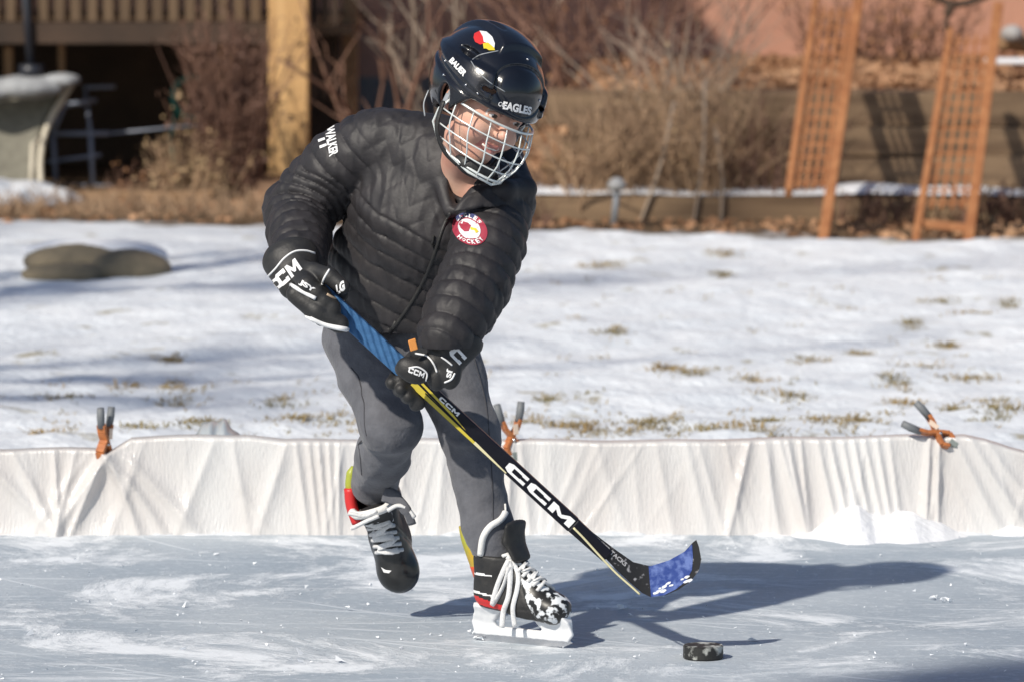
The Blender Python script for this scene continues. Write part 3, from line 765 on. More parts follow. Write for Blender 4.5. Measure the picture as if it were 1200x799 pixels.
# long bow hanging down the outside of the standing skate
bk2 = BVHTree.FromPolygons([v.co.copy() for v in sk2.data.vertices] , [tuple(q.vertices) for q in sk2.data.polygons])
def drape(px, r, off=.006):
    pts = []; last = None
    for x, y in spl(px, 5):
        h = bk2.ray_cast(Vector((0, 0, CAMZ)), ray(x, y).normalized())
        d = h[0].y - off if h[0] is not None else (last if last else 9.90)
        if last: d = .6 * last + .4 * min(d, last + .01)
        last = d; pts.append(P(x, y, d))
    return pts, r
mb = MB()
for px, r in (([(596, 656), (590, 668), (582, 688), (577, 708), (583, 700), (591, 684), (597, 664)], .0052), ([(597, 655), (598, 675), (596, 698), (590, 716), (588, 735)], .0056), ([(600, 656), (607, 672), (606, 690), (601, 712), (603, 734)], .005),
              ([(602, 653), (612, 664), (622, 678)], .004), ([(596, 654), (601, 648), (608, 652), (604, 662), (597, 662)], .0055)):
    pts, r = drape(px, r); mb.tube(pts, r, 7, flat=(0, -1, .2))
mb.build("hanging_laces", M_lace, sk2, True)
def guard(sk, pts, band, d, wdt):
    a = spl(pts, 6); n = len(a); mb = MB(); mb.tube([P(x, y, d) for x, y in a], [wdt * (1 - .45 * (i / (n - 1.0)) ** 3) for i in range(n)], 12, flat=(1, .3, 0)); g = mb.build("tendon_guard", M_lime, sk, True)
    mb = MB(); mb.tube([P(x, y, d - .001) for x, y in spl(band, 4)], wdt * 1.08, 12, flat=(1, .3, 0)); mb.build("guard_band", M_redor, g, True)
guard(sk2, [(561, 674), (554, 654), (546, 633), (541, 616)], [(562, 676), (557, 662)], 10.0, .024)
# white rim of the tongue running up the shin
bt = bvh_of(trousers)
pts = []
for x, y in spl([(592, 590), (592, 600), (586, 609), (574, 617), (566, 630), (563, 650)], 6):
    ds = [q[0].y for q in (bt.ray_cast(Vector((0, 0, CAMZ)), ray(x, y).normalized()), bk2.ray_cast(Vector((0, 0, CAMZ)), ray(x, y).normalized())) if q[0] is not None]
    pts.append(P(x, y, min(ds + [9.93]) - .003))
mb = MB(); mb.tube(pts, [.002] * 6 + [.0068] * (len(pts) - 6), 8)
mb.build("white_rim", M_felt, sk2, True)
sk1, W1, near1 = skate(*SKR, -1, True)
mb = MB()
for pts in ([(438, 606), (424, 612), (410, 610), (404, 609)], [(440, 612), (426, 618), (414, 624), (407, 627)], [(450, 606), (462, 600), (474, 604), (482, 614)]):
    mb.tube(spl([P(x + 4, y - 8, 10.05) for x, y in pts], 5), .0042, 6)
mb.build("lace_ends", M_lace, sk1, True)
mb = MB(); mb.tube(spl([P(417, 606, 10.17), P(412, 585, 10.165), P(411, 560, 10.16), P(414, 546, 10.16)], 5), [.010] * 5 + [.011] * 5 + [.010] * 3 + [.008, .006, .004], 10); mb.build("guard_edge", M_lime2, sk1, True)
mb = MB(); mb.tube(spl([P(419, 612, 10.158), P(412, 592, 10.154), P(410, 572, 10.15)], 6), [.012] * 13, 10); mb.build("guard_band", M_red, sk1, True)
mb = MB(); mb.tube(spl([P(450, 578, 10.07), P(464, 584, 10.06), P(476, 598, 10.05), P(483, 614, 10.06)], 5), [.016] * 6 + [.012] * 5 + [.009] * 5, 8, flat=(0, -1, 0));  mb.build("tongue_flap", M_trouser, sk1, True)

bk1 = BVHTree.FromPolygons([v.co.copy() for v in sk1.data.vertices], [tuple(q.vertices) for q in sk1.data.polygons])
pdecal("toe_mark", [(447, 664), (452, 667), (459, 668), (456, 671), (450, 670)], bk1, M_print, sk1, .001, 1, 10.1)
# ------------------------------------------------------------------ hockey stick (held, so a thing of its own)
stick = empty("hockey_stick", stB, "black and yellow hockey stick with blue taped grip and blade, held by the skater", "hockey stick")
# shaft cross-section: wide face towards e1-ish
wd = e2; th = e1
def shaft_seg(x0, x1, w, t, name, m, w1=None):
    mb = MB(); a, b = onstick(x0), onstick(x1); w1 = w1 or w
    vs = []
    for c, ww in ((a, w), (b, w1)):
        for i, j in ((-1, -1), (1, -1), (1, 1), (-1, 1)): vs.append(c + wd * (i * ww / 2) + th * (j * t / 2))
    mb.add(vs, [(0, 1, 2, 3)[::-1], (4, 5, 6, 7), (0, 1, 5, 4), (1, 2, 6, 5), (2, 3, 7, 6), (3, 0, 4, 7)])
    return mb.build(name, m, stick, False, .003)
shaft = shaft_seg(364, 672, .032, .021, "shaft", M_stick)
shaft_seg(362, 474, .0355, .0245, "grip_tape", M_blue)
# lower shaft bends into the heel: seen widths narrow a little
shaft_seg(671, 712, .030, .0205, "lower_shaft", M_stick, .026)
M_shy = mat("yellow_graphic", (.62, .50, .06), .3); M_gold = mat("pale_graphic", (.72, .66, .40), .4)
bs = bvh_of(shaft)
def sp(name, pts, m, off=.0008): pdecal(name, pts, bs, m, shaft, off, 1)
def SXY(x, v):  # v: -1 upper edge .. 1 lower edge of the shaft in the picture
    c = onstick(x) - wd * 0 + th * .011; q = c + wd * (v * .015)
    r = q - Vector((0, 0, CAMZ)); cz = r.dot(CF); return (600 + F * r.x / cz, 399.5 - F * r.dot(CU) / cz)
sp("shaft_stripe", [SXY(486, .1), SXY(486, .95), SXY(560, .95), SXY(560, .62)], M_shy)
sp("shaft_stripe", [SXY(486, -.5), SXY(486, -.2), SXY(548, .35), SXY(530, -.1)], M_shy)
sp("shaft_stripe", [SXY(560, .55), SXY(560, .95), SXY(598, .95), SXY(598, .80)], M_gold)
sp("shaft_stripe", [SXY(500, .25), SXY(500, .42), SXY(555, .60), SXY(552, .45)], M_stick, .0016)
for i, (t, x0, x1) in enumerate((("CCM", 594, 670),)):
    c0, c1 = SXY(x0, .0), SXY(x1, .0); a, b = SXY(632, .62), SXY(632, -.62)
    decal("shaft_writing", ccm(), ((c0[0] + c1[0]) / 2, (c0[1] + c1[1]) / 2), (c1[0] - c0[0], c1[1] - c0[1]), (b[0] - a[0], b[1] - a[1]), bs, M_print, shaft, .0009, 1)
c0, c1 = SXY(512, -.5), SXY(534, -.5); a, b = SXY(522, -.25), SXY(522, -.8)
decal("shaft_writing", ccm(), ((c0[0] + c1[0]) / 2, (c0[1] + c1[1]) / 2), (c1[0] - c0[0], c1[1] - c0[1]), (b[0] - a[0], b[1] - a[1]), bs, M_print, shaft, .0009, 1)
# blade and hosel: an outline with thickness, curving away from the lens towards the toe
def blade_piece(outline, name, m, t, grow=0, parent=stick, wav=0):
    bm = bmesh.new(); vs = [bm.verts.new((x, y, 0)) for x, y in outline]; f = bm.faces.new(vs)
    bmesh.ops.triangulate(bm, faces=bm.faces[:])
    for _ in range(4):
        es = [e for e in bm.edges if e.calc_length() > 7]
        if es: bmesh.ops.subdivide_edges(bm, edges=es, cuts=1); bmesh.ops.triangulate(bm, faces=bm.faces[:])
    fs0 = [[v.index for v in f.verts] for f in bm.faces] if not bm.verts.index_update() else None
    co = [(v.co.x, v.co.y) for v in bm.verts]; edges = [(e.verts[0].index, e.verts[1].index) for e in bm.edges if len(e.link_faces) == 1]
    bm.free(); n = len(co); mb = MB(); V0 = []; V1 = []
    for x, y in co:
        k = max(0, x - 745) / 78.0; tt = max(0, min(1, (750 - x) / 75.0))
        d = 9.762 - .034 * k ** 1.7 + .0005 + .002 * k; th_ = t / 2 + .0065 * tt
        V0.append(P(x, y, d - th_)); V1.append(P(x, y, d + th_))
    fl = [tuple(f) for f in fs0]
    mb.add(V0 + V1, fl + [tuple(i + n for i in f)[::-1] for f in fl] + [(a, b, b + n, a + n) for a, b in edges])
    return mb.build(name, m, parent, False)
outl = [(692, 621), (706, 632), (722, 644), (742, 658), (762, 663), (784, 656), (802, 646), (812, 635), (816, 632), (819, 640), (822, 655), (819, 668), (810, 680), (796, 690), (780, 697), (762, 699), (752, 694), (738, 682), (722, 667), (704, 648), (684, 632)]
bl = blade_piece(outl, "blade", M_stickb, .0058) if 'M_stickb' in globals() else blade_piece(outl, "blade", mat("blade_black", (.01, .01, .012), .5, (.30, .30, .32), 70, ramp=(.60, .68)), .0058)
tp = [(760, 663), (762, 663), (784, 656), (802, 646), (811, 637), (812, 652), (811, 667), (804, 680), (792, 690), (778, 697), (763, 699)]
blade_piece(tp, "blade_tape", mat("blade_tape_worn", (.022, .055, .25), .7, (.12, .18, .44), 70, ramp=(.42, .62), detail=7, bump=.001, bscale=250), .0078)
M_bsnow = mat("blade_snow", (.78, .80, .84), .8, bump=.001, bscale=200)
rs = random.Random(4)
for k in range(15):
    x = 768 + 42 * rs.random() ** 1.2; y = 697 - (x - 768) * .42 - rs.random() * 9; r0 = .7 + 1.4 * rs.random()
    blade_piece([(x + r0 * 1.5 * (1 + .4 * rs.random()) * math.cos(a * .785) , y + r0 * (.6 + .5 * rs.random()) * math.sin(a * .785) - r0 * .5 * math.cos(a * .785)) for a in range(8)], "stuck_snow", M_bsnow, .0088 + .0012 * rs.random())
mb = MB(); mb.tube(spl([P(x, y, 9.744) for x, y in ((672, 618), (684, 630), (704, 652), (722, 671), (740, 687), (750, 696))], 5), .0022, 6); mb.build("keel_stripe", M_gold, bl, True)
bb = bvh_of(bl)
decal("hosel_writing", text_mesh("SUPER TACKS", .03), (716, 646), (36, 31), (3, -4), bb, mat("grey_print", (.4, .4, .42), .5), bl, .0012, 1)

# ------------------------------------------------------------------ puck
pk = G(824, 771); bm = bmesh.new()
bmesh.ops.create_cone(bm, cap_ends=True, segments=64, radius1=.0385, radius2=.0385, depth=.026)
bmesh.ops.bevel(bm, geom=[e for e in bm.edges if len(e.link_faces) == 2 and e.calc_face_angle(0) > 1], offset=.0018, segments=2, affect='EDGES')
me = bpy.data.meshes.new("hockey_puck"); bm.to_mesh(me); bm.free()
puck = link("hockey_puck", me, mat("scuffed_rubber", (.018, .018, .017), .6, (.50, .51, .48), 48, ramp=(.50, .66), detail=8, bump=.0006, bscale=260), None, False); puck.location = pk + Vector((0, 0, .0135))
tag(puck, "small scuffed black puck lying on the ice below the stick blade", "puck")
# ------------------------------------------------------------------ setting: snow, ice, liner
rg = random.Random(21)
def sm(x, a, b): t = np.clip((x - a) / (b - a), 0, 1); return t * t * (3 - 2 * t)
YL = 11.57     # near face of the far liner
XR = 5.5; YN = 5.0
def gh(x, y):
    """height of the snowy ground"""
    p3 = np.stack([x, y * 1.0, 0 * x], -1).reshape(-1, 3).astype(np.float32)
    n = (nz(p3, 1.6, 3) * .022 + nz(p3, 5, 9) * .018 + nz(p3, 14, 2) * .016 + nz(p3, 30, 4) * .007).reshape(x.shape)
    inside = (np.abs(x) < XR + .02) & (y < YL + .02) & (y > YN - .02)
    back = sm(y, 20.8, 21.4)
    h = .02 + n * (1 - back) + back * .0 + n * .3 * back
    return np.where(inside, -.06, h)
def axis(parts): return np.unique(np.concatenate([np.linspace(a, b, n) for a, b, n in parts]))
xs = axis([(-300, -12, 14), (-12, -3.4, 40), (-3.4, 3.4, 230), (3.4, 12, 40), (12, 300, 14)])
ys = axis([(-200, 0, 12), (0, 11.5, 20), (11.5, 13, 24), (13, 21.6, 190), (21.6, 32, 26), (32, 300, 12)])
gx, gy = np.meshgrid(xs, ys, indexing='ij'); gz = gh(gx, gy)
def grid_mesh(name, gx, gy, gz):
    nx, ny = gx.shape; me = bpy.data.meshes.new(name)
    v = np.stack([gx, gy, gz], -1).reshape(-1, 3); i = np.arange(nx * ny).reshape(nx, ny)
    q = np.stack([i[:-1, :-1], i[1:, :-1], i[1:, 1:], i[:-1, 1:]], -1).reshape(-1, 4)
    me.from_pydata([], [], []); me.vertices.add(len(v)); me.vertices.foreach_set("co", v.astype(np.float32).ravel())
    me.loops.add(len(q) * 4); me.loops.foreach_set("vertex_index", q.ravel().astype(np.int32)); me.polygons.add(len(q))
    me.polygons.foreach_set("loop_start", np.arange(0, len(q) * 4, 4, dtype=np.int32)); me.update(calc_edges=True)
    return me
M_snow = mat("snow", (.70, .735, .775), .75, (.80, .825, .85), 2.2, bump=.012, bscale=24, spec=.3)
# snow: thin patches let the brown lawn through, bare soil behind the yard edge
nt = M_snow.node_tree; n = nt.nodes; L = nt.links; b = n["Principled BSDF"]; base = b.inputs["Base Color"].links[0].from_socket
def node(t, **k):
    o = n.new(t)
    for a, v in k.items(): setattr(o, a, v)
    return o
tcn = node("ShaderNodeTexCoord"); sx = node("ShaderNodeSeparateXYZ"); L.new(tcn.outputs["Object"], sx.inputs[0])
nn = node("ShaderNodeTexNoise"); nn.inputs["Scale"].default_value = 3.2; nn.inputs["Detail"].default_value = 8; nn.inputs["Roughness"].default_value = .68; L.new(tcn.outputs["Object"], nn.inputs["Vector"])
rp = node("ShaderNodeValToRGB"); rp.color_ramp.elements[0].position = .60; rp.color_ramp.elements[1].position = .68; L.new(nn.outputs["Fac"], rp.inputs[0])
mx = node("ShaderNodeMixRGB"); mx.inputs[2].default_value = (.34, .30, .20, 1); L.new(base, mx.inputs[1])
mm = node("ShaderNodeMath", operation='MULTIPLY'); mm.inputs[1].default_value = .85; L.new(rp.outputs[0], mm.inputs[0]); L.new(mm.outputs[0], mx.inputs[0])
n2 = node("ShaderNodeTexNoise"); n2.inputs["Scale"].default_value = 5; n2.inputs["Detail"].default_value = 6; L.new(tcn.outputs["Object"], n2.inputs["Vector"])
ad = node("ShaderNodeMath", operation='MULTIPLY_ADD'); ad.inputs[1].default_value = .8; L.new(n2.outputs["Fac"], ad.inputs[0]); tl = node("ShaderNodeMath", operation='MULTIPLY_ADD'); tl.inputs[1].default_value = .32; L.new(sx.outputs["X"], tl.inputs[0]); L.new(sx.outputs["Y"], tl.inputs[2]); L.new(tl.outputs[0], ad.inputs[2])
r2 = node("ShaderNodeMapRange"); r2.inputs["From Min"].default_value = 21.36; r2.inputs["From Max"].default_value = 21.56; L.new(ad.outputs[0], r2.inputs["Value"])
m2 = node("ShaderNodeMixRGB"); L.new(mx.outputs[0], m2.inputs[1]); L.new(r2.outputs[0], m2.inputs[0])
n3 = node("ShaderNodeTexNoise"); n3.inputs["Scale"].default_value = 12; n3.inputs["Detail"].default_value = 8; L.new(tcn.outputs["Object"], n3.inputs["Vector"])
r3 = node("ShaderNodeValToRGB"); r3.color_ramp.elements[0].color = (.05, .035, .022, 1); r3.color_ramp.elements[1].color = (.17, .11, .06, 1); L.new(n3.outputs["Fac"], r3.inputs[0]); L.new(r3.outputs[0], m2.inputs[2])
L.new(m2.outputs[0], b.inputs["Base Color"])
ground = link("snow_ground", grid_mesh("snow_ground", gx, gy, gz), M_snow); tag(ground, kind="structure")

# ice
M_ice = bpy.data.materials.new("rink_ice"); M_ice.use_nodes = True; nt = M_ice.node_tree; n = nt.nodes; L = nt.links; b = n["Principled BSDF"]
tc = node("ShaderNodeTexCoord")
def noise(scale, detail=6, rough=.6, vec=None, stretch=None, rot=0, dist=0):
    src = tc.outputs["Object"]
    if stretch or rot:
        mp = node("ShaderNodeMapping"); mp.inputs["Scale"].default_value = stretch or (1, 1, 1); mp.inputs["Rotation"].default_value = (0, 0, rot); L.new(src, mp.inputs[0]); src = mp.outputs[0]
    t = node("ShaderNodeTexNoise"); t.inputs["Scale"].default_value = scale; t.inputs["Detail"].default_value = detail; t.inputs["Roughness"].default_value = rough; t.inputs["Distortion"].default_value = dist
    L.new(src, t.inputs["Vector"]); return t.outputs["Fac"]
def ramp(src, p0, p1, c0=(0, 0, 0), c1=(1, 1, 1)):
    r = node("ShaderNodeValToRGB"); r.color_ramp.elements[0].position = p0; r.color_ramp.elements[1].position = p1
    r.color_ramp.elements[0].color = (*c0, 1); r.color_ramp.elements[1].color = (*c1, 1); L.new(src, r.inputs[0]); return r.outputs[0]
def math_(op, a, b_):
    m = node("ShaderNodeMath", operation=op)
    for i, v in enumerate((a, b_)):
        if isinstance(v, (int, float)): m.inputs[i].default_value = v
        else: L.new(v, m.inputs[i])
    return m.outputs[0]
def mixc(f, a, c):
    m = node("ShaderNodeMixRGB")
    for i, v in ((0, f), (1, a), (2, c)):
        if isinstance(v, tuple): m.inputs[i].default_value = (*v, 1)
        elif isinstance(v, (int, float)): m.inputs[i].default_value = v
        else: L.new(v, m.inputs[i])
    return m.outputs[0]
basec = ramp(noise(1.6, 5, .6), .35, .68, (.335, .392, .452), (.485, .535, .58))
scuff = ramp(noise(1.9, 10, .74, dist=.6), .50, .60)                       # powdery patches
fine = ramp(noise(38, 6, .7), .50, .68)
strk = ramp(noise(9, 8, .7, stretch=(.25, 2.2, 1), rot=.12), .57, .70)     # skate tracks
strk2 = ramp(noise(9, 8, .7, stretch=(.3, 2.6, 1), rot=-.5), .60, .72)
f1 = math_('MULTIPLY', scuff, .95); f2 = math_('MULTIPLY', strk, .55); f3 = math_('MULTIPLY', strk2, .45)
f4 = math_('MULTIPLY', fine, .38)
tot = math_('MAXIMUM', math_('MAXIMUM', f1, f2), f3); tot = math_('ADD', tot, f4)
clampn = node("ShaderNodeClamp"); L.new(tot, clampn.inputs[0]); tot = clampn.outputs[0]
# thin scratches
def scratch(rot, sc, th, off=0):
    mp = node("ShaderNodeMapping"); mp.inputs["Rotation"].default_value = (0, 0, rot); mp.inputs["Location"].default_value = (off, off * .7, 0)
    L.new(tc.outputs["Object"], mp.inputs[0]); wv = node("ShaderNodeTexWave"); wv.wave_type = 'BANDS'; wv.inputs["Scale"].default_value = sc; wv.inputs["Distortion"].default_value = 9; wv.inputs["Detail"].default_value = 3; wv.inputs["Detail Scale"].default_value = .35
    L.new(mp.outputs[0], wv.inputs[0]); return ramp(wv.outputs["Fac"], th, 1.0)
msk = ramp(noise(3.1, 3), .5, .62); msk2 = ramp(noise(2.2, 3, stretch=(1, 1.3, 1), rot=1), .5, .6)
sc1 = math_('MULTIPLY', scratch(R(80), 1.3, .985), msk); sc2 = math_('MULTIPLY', scratch(R(108), 1.0, .988, 3), msk2)
def arcs(cx, cy, sc, th):
    mp = node("ShaderNodeMapping"); mp.inputs["Location"].default_value = (-cx * 1.0, -cy * 1.0, 0); L.new(tc.outputs["Object"], mp.inputs[0])
    wv = node("ShaderNodeTexWave"); wv.wave_type = 'RINGS'; wv.rings_direction = 'Z'; wv.inputs["Scale"].default_value = sc; wv.inputs["Distortion"].default_value = 1.6; wv.inputs["Detail"].default_value = 2; wv.inputs["Detail Scale"].default_value = .2; L.new(mp.outputs[0], wv.inputs[0]); return ramp(wv.outputs["Fac"], th, 1.0)
mk3 = ramp(noise(1.7, 3, stretch=(1, 1.2, 1), rot=.4), .45, .60)
ar_ = math_('MULTIPLY', math_('MAXIMUM', arcs(-1.5, 6.5, .9, .992), arcs(2.8, 13.5, 1.1, .992)), mk3)
scs = math_('MULTIPLY', math_('MAXIMUM', math_('MAXIMUM', sc1, sc2), ar_), .42)
fac = math_('MAXIMUM', tot, scs)
colr = mixc(fac, basec, (.82, .85, .88)); L.new(colr, b.inputs["Base Color"])
rr = node("ShaderNodeMapRange"); rr.inputs["To Min"].default_value = .38; rr.inputs["To Max"].default_value = .75; L.new(fac, rr.inputs[0]); L.new(rr.outputs[0], b.inputs["Roughness"])
bp = node("ShaderNodeBump"); bp.inputs["Strength"].default_value = .8; bp.inputs["Distance"].default_value = .004
L.new(math_('ADD', math_('MULTIPLY', fac, .8), math_('MULTIPLY', noise(70, 4), .5)), bp.inputs["Height"]); L.new(bp.outputs[0], b.inputs["Normal"])
b.inputs["Specular IOR Level"].default_value = .03; b.inputs["IOR"].default_value = 1.2
mb = MB(); mb.add([(-XR, YN, 0), (XR, YN, 0), (XR, YL + .02, 0), (-XR, YL + .02, 0)], [(0, 1, 2, 3)]); ice = mb.build("ice", M_ice); tag(ice, kind="structure")
# loose ice crumbs shaved off by the skates
mb = MB()
for i in range(420):
    x = rg.uniform(-1.1, 1.15); y = rg.uniform(9.45, 11.5); r = rg.uniform(.0012, .0034) * (1 + (rg.random() < .06) * 1.5)
    o = Vector((x, y, r * .5)); vs = [o + Vector((rg.uniform(-1, 1), rg.uniform(-1, 1), rg.uniform(-.4, .9))) * r * 1.6 for _ in range(4)]
    mb.add(vs, [(0, 1, 2), (0, 2, 3), (0, 3, 1), (1, 3, 2)])
for cx, cy in ((478, 691), (1098, 703), (1110, 706), (727, 713), (560, 748), (556, 742)):
    g = G(cx, cy)
    for _ in range(6):
        o = g + Vector((rg.uniform(-.012, .012), rg.uniform(-.03, .03), .003)); r = .007
        vs = [o + Vector((rg.uniform(-1, 1), rg.uniform(-1, 1), rg.uniform(-.4, .9))) * r for _ in range(5)]
        mb.add(vs, [(0, 1, 2), (0, 2, 3), (0, 3, 4), (0, 4, 1), (1, 3, 2)])
tag(mb.build("ice_shavings", mat("shaved_ice", (.82, .85, .88), .5)), kind="stuff")

# ---- liner: plastic sheet pleated over the boards
M_liner = mat("liner_plastic", (.72, .69, .67), .22, (.82, .815, .805), 1.0, spec=.6, bump=.0022, bscale=26, transl=.2, ramp=(.32, .66), stretch=(8, 4, 2.0), detail=7)
def liner_side(name, top_of, xs_, place, folds, parent=None, amp=1):
    """place(x, off, z) -> world point; folds: (xt, xb, width, height)"""
    nv = 26; X = np.array(xs_); rows = []
    for j in range(nv + 7):
        if j <= nv: v = j / nv; zf = v; off = 0
        else: zf = 1; off = 0
        f = np.zeros_like(X)
        for xt, xb, w, a in folds:
            xc = xb + (xt - xb) * zf; ww = w * (1 + .5 * (1 - zf)); f += a * np.exp(-np.abs((X - xc) / ww) ** 1.25 * 1.1)
        tp = top_of(X); z = tp * zf
        o = -f * (.25 + .75 * math.sin(math.pi * min(1, .12 + zf * .8))) * amp
        if j <= nv: o = o - .012 * (1 - zf) ** 3 * 2 + .006 * np.sin(X * 7 + zf * 2)
        else:
            k = j - nv; o = o * (1 - k / 7.0) + .012 * k; z = tp + .004 * math.sin(k / 7 * 3.14) - max(0, k - 3) ** 2 * .010
        rows.append([place(x, oo, zz) for x, oo, zz in zip(X, o, z)])
    V = np.array([[tuple(q) for q in r] for r in rows]); gx_, gy_, gz_ = V[..., 0].T, V[..., 1].T, V[..., 2].T
    o = link(name, grid_mesh(name, gx_, gy_, gz_), M_liner, parent); return o
def px2x(x): return (x - 600) / F * (YL / math.cos(0)) * 1.0
def LX(x): return G(x, 628).x
def topz(X):
    xp = 600 + X * 519
    y = np.interp(xp, [-200, 0, 60, 110, 122, 150, 215, 290, 330, 470, 640, 760, 900, 1060, 1135, 1160, 1190, 1260], [533, 531, 530, 530, 534, 517, 515, 514, 520, 519, 520, 521, 518, 515, 513, 519, 530, 548])
    return (628 - y) / 519.0 * 1.0 + .0015 * np.sin(X * 23)
folds = [(118, 190, 7, .020), (124, 60, 9, .018), (121, 80, 5, .016), (126, 230, 10, .020), (122, 160, 6, .020), (-30, 62, 9, .016), (10, 66, 5, .014), (60, 66, 4, .010), (85, 62, 5, .010),
         (360, 372, 3, .010), (372, 382, 3, .012), (384, 390, 3, .010), (396, 396, 3, .010), (345, 360, 4, .010), (250, 205, 9, .008), (335, 300, 8, .010), (270, 290, 6, .007), (880, 855, 5, .016), (898, 915, 6, .014), (915, 945, 6, .018),
         (925, 948, 4, .016), (940, 952, 3, .012), (960, 985, 5, .014), (975, 1000, 4, .014), (990, 1012, 4, .012), (1003, 1025, 4, .014), (1016, 1040, 4, .012), (1030, 1050, 4, .013), (1045, 1060, 4, .010),
         (1093, 1088, 3, .014), (1104, 1102, 3, .014), (1120, 1180, 9, .018), (1140, 1215, 10, .020), (1160, 1250, 9, .014), (805, 832, 8, .010), (820, 850, 5, .008), (770, 790, 7, .007), (700, 735, 9, .006), (645, 650, 9, .005), (600, 594, 5, .014), (610, 622, 6, .010), (520, 512, 6, .006)]
F2 = [((a - 600) / 519, (b_ - 600) / 519, w / 519, h * 1.15) for a, b_, w, h in folds]
for i in range(110):
    a = rg.uniform(-2.6, 2.6); F2.append((a, a + rg.gauss(0, .09), rg.uniform(.003, .010), rg.uniform(.001, .0055)))
xs_ = list(np.linspace(-5.5, -1.35, 60)) + list(np.linspace(-1.34, 1.34, 760)) + list(np.linspace(1.35, 5.5, 60))
liner = liner_side("rink_liner", topz, xs_, lambda x, o, z: (x, YL + o, z - .0), F2)
tag(liner, "crinkled translucent white plastic sheet pleated over the low boards at the edge of the ice", "rink liner")
blin = bvh_of(liner)
for xx in (-XR, XR):
    sg = 1 if xx > 0 else -1
    mb = MB(); mb.bx(xx - .004 if sg > 0 else xx - .06, xx + .06 if sg > 0 else xx + .004, YN, YL - .03, -.02, .19); mb.build("side_panel", M_liner, liner)
mb = MB(); mb.bx(-XR, XR, YN - .05, YN, -.02, .19); mb.build("side_panel", M_liner, liner)
M_board = mat("board_wood", (.40, .22, .13), .7, (.50, .30, .18), 6)
mb = MB(); mb.bx(-XR + .1, 1.05, YL + .028, YL + .062, -.05, .180); mb.bx(1.052, XR - .1, YL + .028, YL + .062, -.05, .15); mb.build("board", M_board, liner)
# slack plastic lying on the snow behind the board
gx_, gy_ = np.meshgrid(np.linspace(0, 1, 60), np.linspace(0, 1, 20), indexing='ij')
X0 = P(190, 515, 11.7).x; X1_ = P(345, 515, 11.7).x
hx = X0 + (X1_ - X0) * gx_; hy = YL + .05 + .42 * gy_; hz = .19 + .075 * np.exp(-((gx_ - .40) / .22) ** 2) * np.sin(gy_ * 2.4 + .3) - .15 * gy_ ** 2 + .005 * np.sin(gx_ * 40 + 5 * gy_) + .003 * np.sin(gx_ * 71)
M_film = mat("plastic_film", (.62, .68, .70), .16, (.74, .77, .78), 5, spec=.8, transl=.35)
link("slack_sheet", grid_mesh("slack_sheet", hx, hy, hz), M_film, liner)

# frozen slush where the sheet meets the ice
gxs = np.linspace(-1.4, 1.4, 700); gvs = np.linspace(0, 1, 8); ga, gv = np.meshgrid(gxs, gvs, indexing='ij')
p3 = np.stack([ga, 0 * ga, 0 * ga], -1).reshape(-1, 3).astype(np.float32); r_ = (nz(p3, 9, 3) * .5 + nz(p3, 31, 6) * .4 + nz(p3, 90, 2) * .25).reshape(ga.shape)
hh_ = np.clip(.25 + r_, 0, 1.2)
M_slush = mat("slush", (.62, .66, .70), .45, (.78, .80, .83), 14, bump=.002, bscale=120)
tag(link("frozen_slush", grid_mesh("frozen_slush", ga, YL + .004 - gv * (.02 + .05 * hh_), .016 * hh_ * np.cos(gv * 1.57) ** 1.2 - .0015 * gv), M_slush), kind="stuff")
# snow heap scraped up against the liner
def heap(name, px0, px1, hts, depth, label, cat):
    nx, ny = 110, 26; a = np.linspace(0, 1, nx); v = np.linspace(0, 1, ny); ga, gv = np.meshgrid(a, v, indexing='ij')
    x = G(px0, 632).x + (G(px1, 632).x - G(px0, 632).x) * ga
    hh = np.interp(ga, np.linspace(0, 1, len(hts)), hts)
    p3 = np.stack([x, gv * depth, 0 * x], -1).reshape(-1, 3).astype(np.float32); nn_ = (nz(p3, 40, 4) * .5 + nz(p3, 110, 8) * .35).reshape(x.shape)
    prof_ = np.cos(gv * math.pi / 2) ** 1.3
    z = hh * prof_ * (1 + .05 * nn_) + .004 * nn_ * prof_ - .004 * gv; y = YL - .012 - gv * depth * (.4 + .6 * np.clip(hh / .06, .0, 1)) + .0 * x
    return tag(link(name, grid_mesh(name, x, y, z), M_pile), label, cat)
M_pile = mat("packed_snow", (.84, .85, .87), .7, (.80, .81, .84), 30, bump=.003, bscale=90)
heap("snow_heap", 925, 1140, [.0, .010, .016, .035, .062, .070, .048, .044, .055, .050, .036, .028, .010, .0], .20, "low pile of white snow scraped against the plastic liner under the slanting clamp", "snow pile")
heap("snow_heap", 1165, 1215, [.0, .018, .026, .02, .012], .07, "tiny heap of snow at the foot of the liner beside the large snow pile", "snow pile")
heap("snow_heap", 880, 940, [.0, .006, .009, .006, .0], .10, "thin smear of snow at the foot of the liner, flatter than the pile beside it", "snow pile")

# grass tufts poking through the thin snow
M_grass = mat("dead_grass", (.36, .25, .11), .8, (.22, .18, .07), 3)
mb = MB()
spots = [(760, 492), (660, 495), (620, 490), (690, 497), (735, 500), (780, 490), (960, 490), (1010, 492), (1165, 486), (1190, 480), (900, 490), (885, 440), (1048, 445), (780, 424), (560, 440), (640, 470), (830, 500), (870, 498), (60, 505), (80, 464), (200, 447), (205, 464), (160, 503), (150, 447), (230, 500), (330, 470), (345, 490), (395, 490), (200, 420),
         (850, 296), (1070, 380), (1100, 352), (1140, 365), (810, 436), (925, 460), (1110, 400), (690, 310), (710, 310), (1180, 355), (1060, 470), (990, 500), (1120, 480), (720, 392), (845, 320), (1010, 410), (950, 420), (895, 510), (1140, 440), (1080, 425)]
for i in range(70): spots.append((rg.uniform(640, 1200), 300 + 215 * rg.random() ** .8))
for i in range(26): spots.append((rg.uniform(0, 420), 400 + 110 * rg.random() ** .7))
